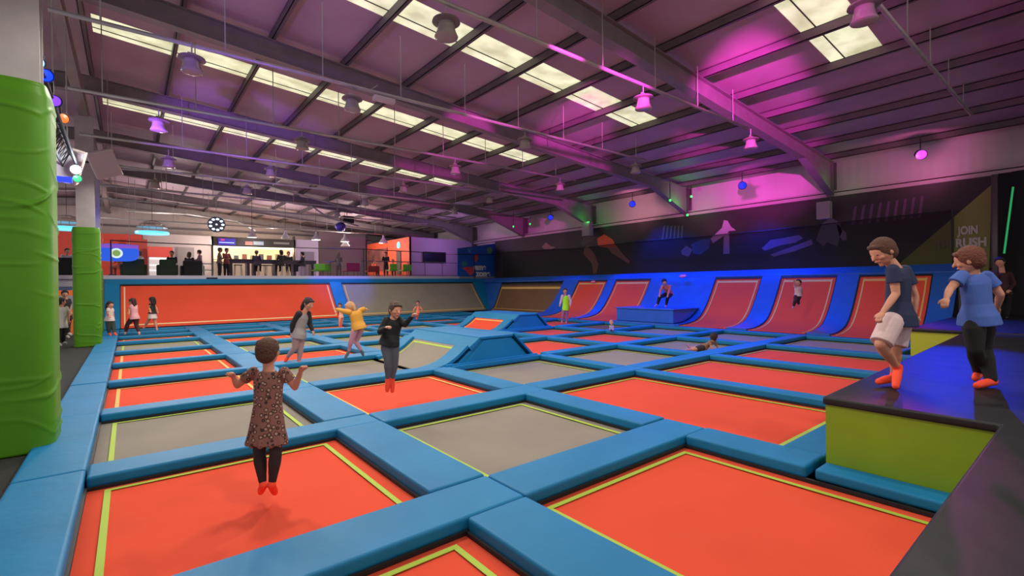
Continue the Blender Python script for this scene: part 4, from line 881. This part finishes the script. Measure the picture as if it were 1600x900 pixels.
        L = sh-pv; z0 = -.16 if not skirt else .06; ha = .98
        m.sweep([(pv+L*u, bx*(hw*a+g), dp*(hw*.66*q_+g)) for u, a, q_ in ((z0, 1.08, 1.55),(z0+.03, 1.08, 1.55),(.08,1.0,1.38),(.18,.95,1.1),(.35,.88,.82),(.6,.92,.80),(.82,.99,.78),(.93,.90,.64),(1.0,.62,.5),(1.05,.36,.40))], 24)
    if hood: m.ball(nk+F @ Vector((0,-.5*hr,-.1*hr)), (.75*hr,.5*hr,.45*hr), F)
    fr = {'short': .55, 'long': 1, 'none': .12}[sleeve]
    for sd in 'LR':
        s_, e_, h_ = J['s'+sd], J['e'+sd], J['h'+sd]; wr = h_-(h_-e_).normalized()*.085*k
        if sleeve == 'long' and not armcol: m.chain([s_, e_, wr], [.052*k+g*.5, .040*k+g*.5, .030*k+g*.4], 12)
        elif sleeve != 'long': m.ball(s_, .047*k+g*.4); m.tube(s_-(e_-s_)*.05, lerp(s_, e_, fr), .046*k+g*.4, .048*k+g*(.7 if sleeve == 'short' else .1), 14)
    o = m.build('dress' if dress else 'shirt', sm, t); fuse(o, vox, 4)
    if armcol:
        m = MB()
        for sd in 'LR':
            s_, e_, h_ = J['s'+sd], J['e'+sd], J['h'+sd]; wr = h_-(h_-e_).normalized()*.085*k
            m.chain([s_+sp*.01*k, e_, wr], [.062*k+g*.5, .046*k+g*.5, .034*k+g*.4], 12)
        m.cap(pv-bx*.08*k-sp*.02, pv+bx*.08*k-sp*.02, .10*k, .10*k) if armcol[0] < .05 and False else None
        fuse(m.build('sleeves', mat('cloth_%03d_%03d_%03d' % tuple(int(c*999) for c in armcol), armcol, .8), t), vox)
    # legs
    m = MB(); pm = mat('cloth_%03d_%03d_%03d' % tuple(int(c*999) for c in pants), pants, .85, bump=.25, bscale=14)
    L = sh-pv
    if skirt: m.sweep([(pv+L*.2, bx*(hw*.84+g), dp*(hw*.62+g)), (pv, bx*(hw*1.0+g), dp*(hw*.75+g)), (pv-L*skirt, bx*hw*1.25, dp*hw*1.1)], 20); legn = 'skirt'
    else:
        legn = 'trousers' if legs in ('long', 'tight') else 'shorts'
        m.sweep([(pv+L*.16, bx*(hw*.84+.008), dp*(hw*.58+.008)), (pv+L*.0, bx*(hw*.92+.008), dp*(hw*.62+.008)), (pv-L*.14, bx*(hw*.7), dp*(hw*.55))], 20)
        for sd in 'LR':
            p_, k_, a_ = J['p'+sd], J['k'+sd], J['a'+sd]; q = .003*k if legs == 'tight' else .012*k
            if legs in ('long', 'tight'): e = lerp(k_, a_, anc); m.chain([lerp(p_, k_, .10), lerp(p_, k_, .35), k_, lerp(k_, a_, .3), lerp(k_, a_, .72), e], [.066*k+q, .077*k+q, .053*k+q, .056*k+q, .038*k+q*1.3, .034*k+q*1.3], 14)
            else: m.ball(lerp(p_, k_, .12), .078*k+q); m.tube(lerp(p_, k_, .1), lerp(p_, k_, .45), .084*k+q, .082*k+q, 16); m.tube(lerp(p_, k_, .42), lerp(p_, k_, .95), .082*k+q, .080*k+q, 16)
    fuse(m.build(legn, pm, t), vox, 4)
    if foot is not None:
        m = MB()
        for sd in 'LR':
            k_, a_, t_ = J['k'+sd], J['a'+sd], J['t'+sd]; fd = (t_-a_).normalized(); hl = a_-fd*.03*k
            m.chain([hl+Vector((0,0,-.012*k)), lerp(a_, t_, .5), t_-fd*.02*k], [.038*k, .038*k, .030*k], 10); m.cap(a_, lerp(a_, k_, .12), .036*k, .036*k)
        fuse(m.build('socks', foot, t), vox, 2)
    return t
NM = ('head','neck','sL','sR','eL','eR','hL','hR','pL','pR','kL','kR','aL','aR','tL','tR')
def pj(w, **kw):         # joints surveyed as bearing + distance
    out = {}
    for n in NM: q = kw[n]; out[n] = at_w(q[0], q[1], w+(q[2] if len(q) > 2 else 0))
    return out
AW = FW.copy(); TO = -FW
def fdir(r, u, f): return RT*r+UP*u+FW*f
# girl in patterned dress
PAT = mat('patterned_dress', (.30, .15, .11), .85); nt = PAT.node_tree; b_ = nt.nodes['Principled BSDF']; tc = nt.nodes.new('ShaderNodeTexCoord')
vo = nt.nodes.new('ShaderNodeTexVoronoi'); vo.inputs['Scale'].default_value = 27; rp = nt.nodes.new('ShaderNodeValToRGB')
cr = rp.color_ramp; cr.interpolation = 'CONSTANT'; cr.elements[0].color = (.42,.26,.19,1); cr.elements[1].position = .30; cr.elements[1].color = (.045,.022,.018,1)
e = cr.elements.new(.47); e.color = (.235,.105,.08,1)
nt.links.new(tc.outputs['Object'], vo.inputs['Vector']); nt.links.new(vo.outputs['Distance'], rp.inputs[0]); nt.links.new(rp.outputs[0], b_.inputs['Base Color'])
w = w_of(at_z(415, 789, 0))
J = pj(w, head=(419,548), neck=(419,568,.0), sL=(396,581), sR=(444,581), eL=(371,602,.03), eR=(461,605,.03), hL=(361,582,-.06), hR=(473,572,-.04), pL=(409,655), pR=(427,655), kL=(405,707,-.02), kR=(431,707,-.02), aL=(411,758), aR=(425,758), tL=(407,770,.09), tR=(430,771,.09))
person(J, 'young girl seen from behind jumping in a brown patterned dress and black leggings', 1.2, fdir(.05,-.02,1), hair=(.075,.030,.014), shirtmat=PAT, pants=(.022,.016,.018), legs='tight', dress=.50, sleeve='short', vox=.0065, curl=1.1, soften=.95, anc=.86)
w = w_of(at_z(612, 640, 0))
J = pj(w, head=(618,484,0), neck=(614,496), sL=(604,500,-.04), sR=(625,501,.04), eL=(594,518,-.10), eR=(633,507,-.02), hL=(608,510,-.26), hR=(648,490,-.10), pL=(602,534,-.02), pR=(615,534,.03), kL=(606,563,-.05), kR=(617,563,.0), aL=(606,592,0), aR=(613,592,.05), tL=(605,612,-.02), tR=(613,613,.03))
person(J, 'girl in black long-sleeved top and grey leggings jumping above the orange mat', 1.38, fdir(.62,-.12,-.7), hair=(.06,.030,.02), shirt=(.006,.007,.008), pants=(.10,.10,.115), sleeve='long', legs='tight', vox=.007, curl=1.0, ponytail=[(0,-1.2,-.1),(0,-1.1,-.8)], soften=.95)
w = w_of(at_z(467, 570, .05))
J = pj(w, head=(482,474), neck=(477,485), sL=(467,491,-.12), sR=(481,491,.12), eL=(457,507,-.12), eR=(484,506,.14), hL=(456,524,-.08), hR=(490,521,.12), pL=(463,523,-.07), pR=(471,523,.07), kL=(461,543,-.04), kR=(470,543,.05), aL=(449,558,.02), aR=(467,565,.04), tL=(445,566,-.02), tR=(471,570,-.02))
person(J, 'long-haired walker in black and grey baseball jacket and pale pink leggings', 1.55, fdir(.85,-.35,-.35), hair=(.018,.010,.014), shirt=(.28,.25,.25), armcol=(.010,.009,.010), pants=(.42,.24,.24), sleeve='long', legs='tight', vox=.009, hairlong=1.5)
w = w_of(at_z(552, 572, 0))
J = pj(w, head=(547,480), neck=(552,485), sL=(546,488,-.1), sR=(563,486,.1), eL=(536,486,-.12), eR=(568,483,.1), hL=(522,482,-.1), hR=(574,483,.16), pL=(556,511,-.06), pR=(565,511,.06), kL=(549,531,-.08), kR=(556,534,.1), aL=(545,549,-.02), aR=(565,549,.12), tL=(539,560,-.04), tR=(568,556,.2))
person(J, 'blond child mid-jump in mustard yellow top and pink leggings, arms flung wide', 1.35, fdir(-.7,-.3,-.3), hair=(.50,.27,.14), shirt=(.62,.30,.035), pants=(.46,.22,.30), sleeve='long', legs='tight', vox=.009, hairlong=.9, foot=mat('grey_socks', (.12,.13,.16), .8), loose=.035)
w = w_of(at_z(531, 512, 0))
J = pj(w, head=(531,477), neck=(532,481.5), sL=(529.5,484,-.1), sR=(536,484,.1), eL=(526,486,-.1), eR=(541,484,.1), hL=(524,490,-.1), hR=(547,486,.1), pL=(531.5,495,-.06), pR=(534.5,495,.06), kL=(531,502,-.06), kR=(534,502,.06), aL=(530.5,508.5), aR=(533.5,508,.1), tL=(530,511,-.05), tR=(533,511,0))
person(J, 'small child in pale peach top at the back beside the dividing pad', 1.05, fdir(.2,-.2,-1), hair=(.05,.03,.03), shirt=(.80,.42,.30), pants=(.75,.30,.20), sleeve='long', vox=.012)
w = w_of(at_z(651, 503, 0))
J = pj(w, head=(653,473), neck=(653,477), sL=(650,479.5,-.1), sR=(656.5,479.5,.1), eL=(646.5,483.5,-.1), eR=(659,483,.1), hL=(646,488,-.1), hR=(659,487.5,.1), pL=(651.5,488,-.06), pR=(654,488,.06), kL=(651,492,-.1), kR=(653,492,.0), aL=(650.5,496,-.0), aR=(652,496,.1), tL=(650,499,-.05), tR=(651.5,499,0))
person(J, 'tiny figure in orange top leaping in front of the grey back wall', .92, fdir(.0,-.2,-1), hair=(.05,.03,.03), shirt=(.85,.25,.14), pants=(.8,.22,.14), sleeve='long', vox=.012)
# three girls at the back left
w = w_of(at_z(240, 517, .1))
J = pj(w, head=(237.5,468.5), neck=(238,473), sL=(234.5,476,-.1), sR=(241,476,.1), eL=(233.5,482,-.12), eR=(244.5,482,.1), hL=(235.5,487,-.2), hR=(247,489,.1), pL=(236.5,491,-.06), pR=(240,491,.06), kL=(231,502,-.05), kR=(242.5,503,.05), aL=(225.5,511,0), aR=(245,513.5), tL=(223,513,-.05), tR=(246,517,-.05))
person(J, 'girl in black top and white skirt running before the orange back wall', 1.5, fdir(-.9,-.1,.2), hair=(.012,.008,.010), shirt=(.010,.010,.012), pants=(.60,.56,.52), sleeve='none', vox=.011, skirt=.45, hairlong=1.6, foot=None)
w = w_of(at_z(207, 523, .1))
J = pj(w, head=(206.5,471), neck=(208,475.5), sL=(205.5,478,-.1), sR=(212.5,478,.1), eL=(202,483,-.12), eR=(212,484,.1), hL=(201.5,490,-.2), hR=(206,487,.1), pL=(208,496,-.06), pR=(212.5,496,.06), kL=(199,507,-.05), kR=(213,508,.05), aL=(196.5,518,0), aR=(217,518), tL=(195,522.5,-.08), tR=(218,523,-.08))
person(J, 'girl in pink top and dark red trousers striding at the back left', 1.5, fdir(-.9,-.1,-.2), hair=(.03,.012,.012), shirt=(.66,.33,.36), pants=(.045,.012,.016), sleeve='short', vox=.011, hairlong=1.9, foot=None)
w = w_of(at_z(176, 525, .1))
J = pj(w, head=(172,476), neck=(171.5,480.5), sL=(169,483,-.1), sR=(175,483,.1), eL=(168.5,489,-.12), eR=(176.5,489,.1), hL=(172.5,495,-.2), hR=(178,496,.1), pL=(169.5,499,-.06), pR=(173,499,.06), kL=(169,510,-.05), kR=(177,509,.05), aL=(170.5,520,0), aR=(178.5,519.5), tL=(173,524,-.08), tR=(182,524,-.08))
person(J, 'girl in white top and dark green trousers beside the second lime pad', 1.5, fdir(.8,-.1,-.3), hair=(.012,.008,.008), shirt=(.62,.52,.50), pants=(.035,.05,.04), sleeve='short', vox=.011, hairlong=2.0)
w = w_of(at_z(93, 541, .06))
J = pj(w, head=(95,471), neck=(95.5,477), sL=(89,481,-.1), sR=(104,481,.1), eL=(84,491,-.1), eR=(107,492,.1), hL=(85,501,-.1), hR=(107.5,504,0), pL=(92,508,-.05), pR=(100,508,.05), kL=(91.5,522,-.1), kR=(98,522,.05), aL=(91,536,-.05), aR=(99,535,.1), tL=(96,540,-.1), tR=(104,536,.05))
person(J, 'person in white T-shirt seen from behind between the lime column pads', 1.45, fdir(.4,0,.9), hair=(.015,.012,.012), shirt=(.60,.57,.52), pants=(.012,.012,.012), sleeve='short', vox=.011, foot=mat('pale_trainers', (.45,.42,.36), .7))
w = w_of(at_z(109, 528, .06))
J = pj(w, head=(101.5,459), neck=(102,465), sL=(97,469,-.1), sR=(108,469,.1), eL=(95.5,479,-.1), eR=(110,479,.1), hL=(97,490,-.2), hR=(110,491,0), pL=(99.5,495,-.05), pR=(106,495,.05), kL=(104,509,-.2), kR=(106,509,.05), aL=(107,520,-.15), aR=(104,524,.1), tL=(112,524,-.2), tR=(108,528,.05))
person(J, 'person with black curly hair and black T-shirt beyond the one in white', 1.75, fdir(.6,-.1,-.6), hair=(.012,.009,.010), shirt=(.012,.010,.012), pants=(.014,.013,.016), sleeve='short', vox=.012, skin=SKIN2, foot=mat('pale_trainers', (.45,.42,.36), .7))
# green shirt boy
w = w_of(at_z(882, 505.5, 0))
J = pj(w, head=(883,454.5), neck=(883.5,460), sL=(879,463), sR=(889,463), eL=(876.5,471), eR=(891.5,471), hL=(874.5,478,-.08), hR=(890.5,479,-.08), pL=(881,482), pR=(886,482), kL=(879.5,492,-.05), kR=(885,492), aL=(878.5,501.5), aR=(885,502), tL=(878,505,-.15), tR=(884.5,505.5,-.15))
person(J, 'child in bright yellow-green top standing by the dark brown wall trampoline', 1.5, fdir(-.1,-.05,-1), hair=(.015,.010,.012), shirt=(.35,.85,.02), armcol=(.60,.45,.62), pants=(.30,.12,.32), sleeve='long', vox=.012, hood=False, foot=mat('pinkish_socks', (.5,.2,.35), .7))
w = w_of(at_z(1034, 480, .76))
J = pj(w, head=(1038,440.5,-.15), neck=(1040,444.5,-.08), sL=(1035.5,447,-.05), sR=(1047,447,-.02), eL=(1032,454.5,-.05), eR=(1045.5,455,-.05), hL=(1030.5,462.5,-.25), hR=(1042.5,463,-.25), pL=(1042,459,.25), pR=(1049,459,.28), kL=(1030.5,464.5,-.1), kR=(1043,465.5,-.1), aL=(1027.5,475.5,.05), aR=(1041,476.5,.05), tL=(1023,478.5,-.12), tR=(1039.5,480,-.12))
person(J, 'person in coral pink top crouching with hands on knees on the blue box', 1.5, fdir(-.15,-.3,-.9), hair=(.012,.008,.008), shirt=(.62,.16,.13), pants=(.008,.007,.012), sleeve='long', vox=.012, foot=mat('pinkish_socks', (.5,.2,.35), .7))
# child propped on elbows
w = w_of(at_z(1100, 548, .0))
J = pj(w, head=(1116,526.5,.05), neck=(1114,532,.05), sL=(1109,534.5,-.12), sR=(1117,534.5,.14), eL=(1112,543.5,-.18), eR=(1121,542.5,.15), hL=(1118,546.5,-.2), hR=(1124,545,.1), pL=(1099,543,-.1), pR=(1101,542,.1), kL=(1088,545.5,-.12), kR=(1090,544,.12), aL=(1079,546,-.1), aR=(1078,543.5,.25), tL=(1072,546.5,-.1), tR=(1072,537.5,.25))
person(J, 'child lying propped on elbows on a grey trampoline, dark brown hair', 1.15, fdir(.8,.1,.4), hair=(.03,.012,.012), shirt=(.26,.13,.075), pants=(.035,.022,.035), sleeve='short', legs='shorts', vox=.010, foot=mat('pinkish_socks', (.5,.2,.35), .7))
# child bouncing on the bank
q = at_x(1245, 465, 17.15); w = w_of(q)
J = pj(w, head=(1247.5,441.5), neck=(1247,446), sL=(1243,448.5), sR=(1250.5,449), eL=(1241.5,444,-.1), eR=(1252.5,455,.05), hL=(1241,438.5,-.15), hR=(1252,461,.05), pL=(1244.5,461), pR=(1249.5,461), kL=(1242.5,470,-.1), kR=(1246.5,470,.05), aL=(1240,478,.05), aR=(1248,475,.15), tL=(1238,482,-.02), tR=(1250,478,.1))
person(J, 'child in pale top bouncing against an orange quarter-pipe trampoline, dark hair flying', 1.15, fdir(-.7,.1,-.6), hair=(.02,.008,.012), shirt=(.62,.42,.50), pants=(.035,.012,.03), sleeve='short', vox=.010, ponytail=[(0,-1.3,.3),(.0,-1.7,.1)], foot=mat('pinkish_socks', (.5,.2,.35), .7))
# toddler sitting
w = w_of(at_z(955, 516.5, .12))
J = pj(w, head=(955.5,504), neck=(955.5,508), sL=(953.5,509.2,-.02), sR=(957.8,509.2,.02), eL=(952.6,512.2,-.05), eR=(958.6,512.2,-.05), hL=(953.5,514.4,-.2), hR=(957.6,514.4,-.2), pL=(954.3,514.6), pR=(957,514.6), kL=(953.0,515,-.2), kR=(958,515,-.2), aL=(953.3,516,-.38), aR=(957.7,516,-.38), tL=(952.8,515,-.48), tR=(958,515,-.48))
person(J, 'toddler in pale top sitting on the blue pads left of the blue box', .75, fdir(0,0,-1), hair=(.45,.25,.25), shirt=(.35,.42,.75), pants=(.25,.3,.6), sleeve='short', vox=.011, foot=None)
# the two boys on the platform
w = w_of(at_z(1403, 606, ZP))
J = pj(w, head=(1379,392,.0), neck=(1390,408), sL=(1395,422,-.12), sR=(1414,423,.11), eL=(1400,459,-.14), eR=(1430,464,.08), hL=(1373,497,-.20), hR=(1427,503,.06), pL=(1396,497,-.06), pR=(1408,497,.07), kL=(1376,538,-.12), kR=(1399,543,.05), aL=(1403,576,-.02), aR=(1397,589,.12), tL=(1399,606,-.12), tR=(1371,597,.03))
person(J, 'brown-haired boy in navy T-shirt and pale shorts walking on the black platform', 1.5, fdir(-.80,-.45,-.05), hair=(.085,.032,.016), shirt=(.012,.022,.065), pants=(.62,.46,.46), sleeve='short', legs='shorts', vox=.0065, curl=.8, loose=.022)
w = w_of(at_z(1540, 605, ZP))
J = pj(w, head=(1514,405), neck=(1520,418), sL=(1503,431,-.04), sR=(1542,432,.05), eL=(1484,452,-.05), eR=(1563,460,.02), hL=(1476,474,-.14), hR=(1556,489,.16), pL=(1521,497,-.02), pR=(1537,497,.04), kL=(1524,546,-.05), kR=(1537,546,.05), aL=(1530,582,.22), aR=(1549,595,-.02), tL=(1523,592,.12), tR=(1524,603,-.1))
person(J, 'auburn-haired boy in bright blue T-shirt and black trousers on the black platform', 1.45, fdir(-.55,-.25,.65), hair=(.13,.035,.018), shirt=(.055,.12,.42), pants=(.007,.006,.007), sleeve='short', vox=.0065, curl=.7, loose=.024)
w = w_of(at_z(1565, 498, .72))
J = pj(w, head=(1562,409), neck=(1566,420), sL=(1556,427,-.1), sR=(1577,428,.1), eL=(1552,441,-.1), eR=(1584,443,.1), hL=(1556,453,-.2), hR=(1575,455,-.25), pL=(1562,456), pR=(1573,456), kL=(1561,475,-.05), kR=(1574,475), aL=(1560,492), aR=(1573,492.5), tL=(1557,496.5,-.12), tR=(1573,497,-.15))
person(J, 'adult in dark maroon top with arms forward at the far right by the curtain', 1.7, fdir(-.75,-.15,-.6), hair=(.012,.006,.006), shirt=(.05,.012,.012), pants=(.006,.005,.006), sleeve='long', vox=.012, foot=BLK)
# cafe people from one seated / standing pattern
def cafe_person(px, y, sit, H, face, label, shirt, pants, hair=(.02,.014,.012), z=None, long_=0, dress=None):
    q = at_y(px, 420, y); f = Vector(face); f.z = 0; f.normalize(); r = f.cross(Vector((0,0,1))); k = H/1.7
    zb = ZC if z is None else z; o = Vector((q.x, y, zb)); U = Vector((0,0,1))
    if sit: hip = .56*k+(sit-1)*.26
    else: hip = .88*k
    up = U*k; P = lambda a, b_, c: o+r*a*k+f*b_*k+U*c
    J = dict(head=P(0,.05,hip+.74*k), neck=P(0,.02,hip+.60*k), sL=P(-.17,0,hip+.50*k), sR=P(.17,0,hip+.50*k), eL=P(-.22,.08,hip+.26*k), eR=P(.22,.08,hip+.26*k), hL=P(-.14,.32,hip+.22*k), hR=P(.14,.32,hip+.22*k), pL=P(-.09,0,hip), pR=P(.09,0,hip))
    if sit: J.update(kL=P(-.11,.42,hip+.02), kR=P(.11,.42,hip+.02), aL=P(-.11,.42,hip-.38*k), aR=P(.11,.42,hip-.38*k), tL=P(-.11,.58,hip-.42*k), tR=P(.11,.58,hip-.42*k))
    else: J.update(kL=P(-.10,.03,.46*k), kR=P(.10,.0,.46*k), aL=P(-.10,0,.07*k), aR=P(.10,-.02,.07*k), tL=P(-.11,.16,.03*k), tR=P(.11,.14,.03*k))
    return person(J, label, 1.6*k, face, hair=hair, shirt=shirt, pants=pants, sleeve='long', vox=.018, hairlong=long_, foot=BLK)
cafe_person(105, 31.4, 1, 1.7, (.3,-1,0), 'cafe guest in pale top on the black sofa between the lime pads', (.5,.45,.45), (.02,.02,.04))
cafe_person(188, 31.0, 1, 1.6, (-.6,.6,0), 'cafe guest in orange top left of the dark green sofa', (.80,.20,.08), (.5,.12,.06), (.4,.1,.05))
cafe_person(221, 32.0, 1, 1.7, (-.9,.3,0), 'cafe guest in white top right of the first dark green sofa', (.60,.55,.50), (.3,.1,.1), (.3,.1,.08))
cafe_person(269, 31.2, 1, 1.7, (-.3,-1,0), 'cafe guest in black beside the display fridge', (.012,.012,.014), (.02,.02,.02), (.01,.01,.01))
cafe_person(296, 31.6, 1, 1.7, (.4,.9,0), 'cafe guest with fair hair behind the charcoal sofa', (.04,.04,.045), (.02,.02,.03), (.12,.08,.05), long_=1.5)
cafe_person(313, 33.0, 0, 1.6, (-.8,.3,0), 'standing cafe guest in mauve behind the pale shelf rack', (.22,.12,.16), (.02,.02,.03))
cafe_person(343, 30.6, 0, 1.6, (.8,-.2,0), 'standing cafe guest in grey-brown at the left end of the bar table', (.17,.12,.12), (.015,.012,.02), (.10,.06,.06))
cafe_person(354, 31.0, 0, 1.62, (.4,-.8,0), 'standing cafe guest in dull red by the left end of the bar table', (.26,.05,.05), (.02,.012,.02), (.02,.01,.01))
cafe_person(401, 31.15, 2, 1.6, (.4,.9,0), 'cafe guest in dark purple seated at the middle of the bar table', (.045,.03,.07), (.02,.015,.03), (.08,.05,.06))
cafe_person(440, 31.2, 2, 1.7, (-.2,.9,0), 'cafe guest with big dark hair leaning at the bar table', (.02,.022,.02), (.02,.015,.02), (.012,.014,.012), long_=1.6)
cafe_person(451, 33.1, 2, 1.75, (-.2,-.9,0), 'cafe guest in black-green next to the one with big dark hair', (.018,.022,.02), (.02,.015,.02), (.012,.012,.012))
cafe_person(474, 31.2, 2, 1.6, (-.7,.5,0), 'cafe guest in black at the right end of the bar table', (.012,.01,.02), (.02,.015,.03), (.01,.008,.01))
cafe_person(529, 30.4, 0, 1.55, (.3,.9,0), 'standing cafe guest in long grey dress near the magenta chair', (.11,.085,.10), (.10,.08,.09), (.14,.09,.09), long_=1.5)
cafe_person(603, 30.0, 0, 1.65, (-.5,-.7,0), 'standing cafe guest in black before the coral room wall', (.010,.009,.010), (.015,.014,.015), (.01,.008,.008))
cafe_person(584, 32.0, 1, 1.5, (.3,-.9,0), 'cafe guest in orange-red on the dull red chair', (.50,.09,.04), (.3,.05,.03))
cafe_person(614, 31.0, 1, 1.5, (-.3,-.9,0), 'cafe guest in rust top right of the one in black', (.40,.08,.05), (.06,.03,.02))

# ------------------------------------------------------------------ sub-parts hang under their part
SUB = {'marking_line': 'bed', 'eyes': 'body', 'lips': 'body', 'lens': 'can', 'diffuser': 'shade', 'lap_seam': 'panel', 'screen_text': 'blue_screen'}
for o in list(C.objects):
    b = o.name.split('.')[0]
    if b == 'screen' and o.parent is not None and o.parent.name.startswith('television'): want = 'bezel'
    else: want = SUB.get(b)
    if want is None or o.parent is None or o.parent.type != 'EMPTY': continue
    for q in o.parent.children:
        if q.name.split('.')[0] == want and q is not o:
            o.location = o.location-q.location; o.parent = q; break
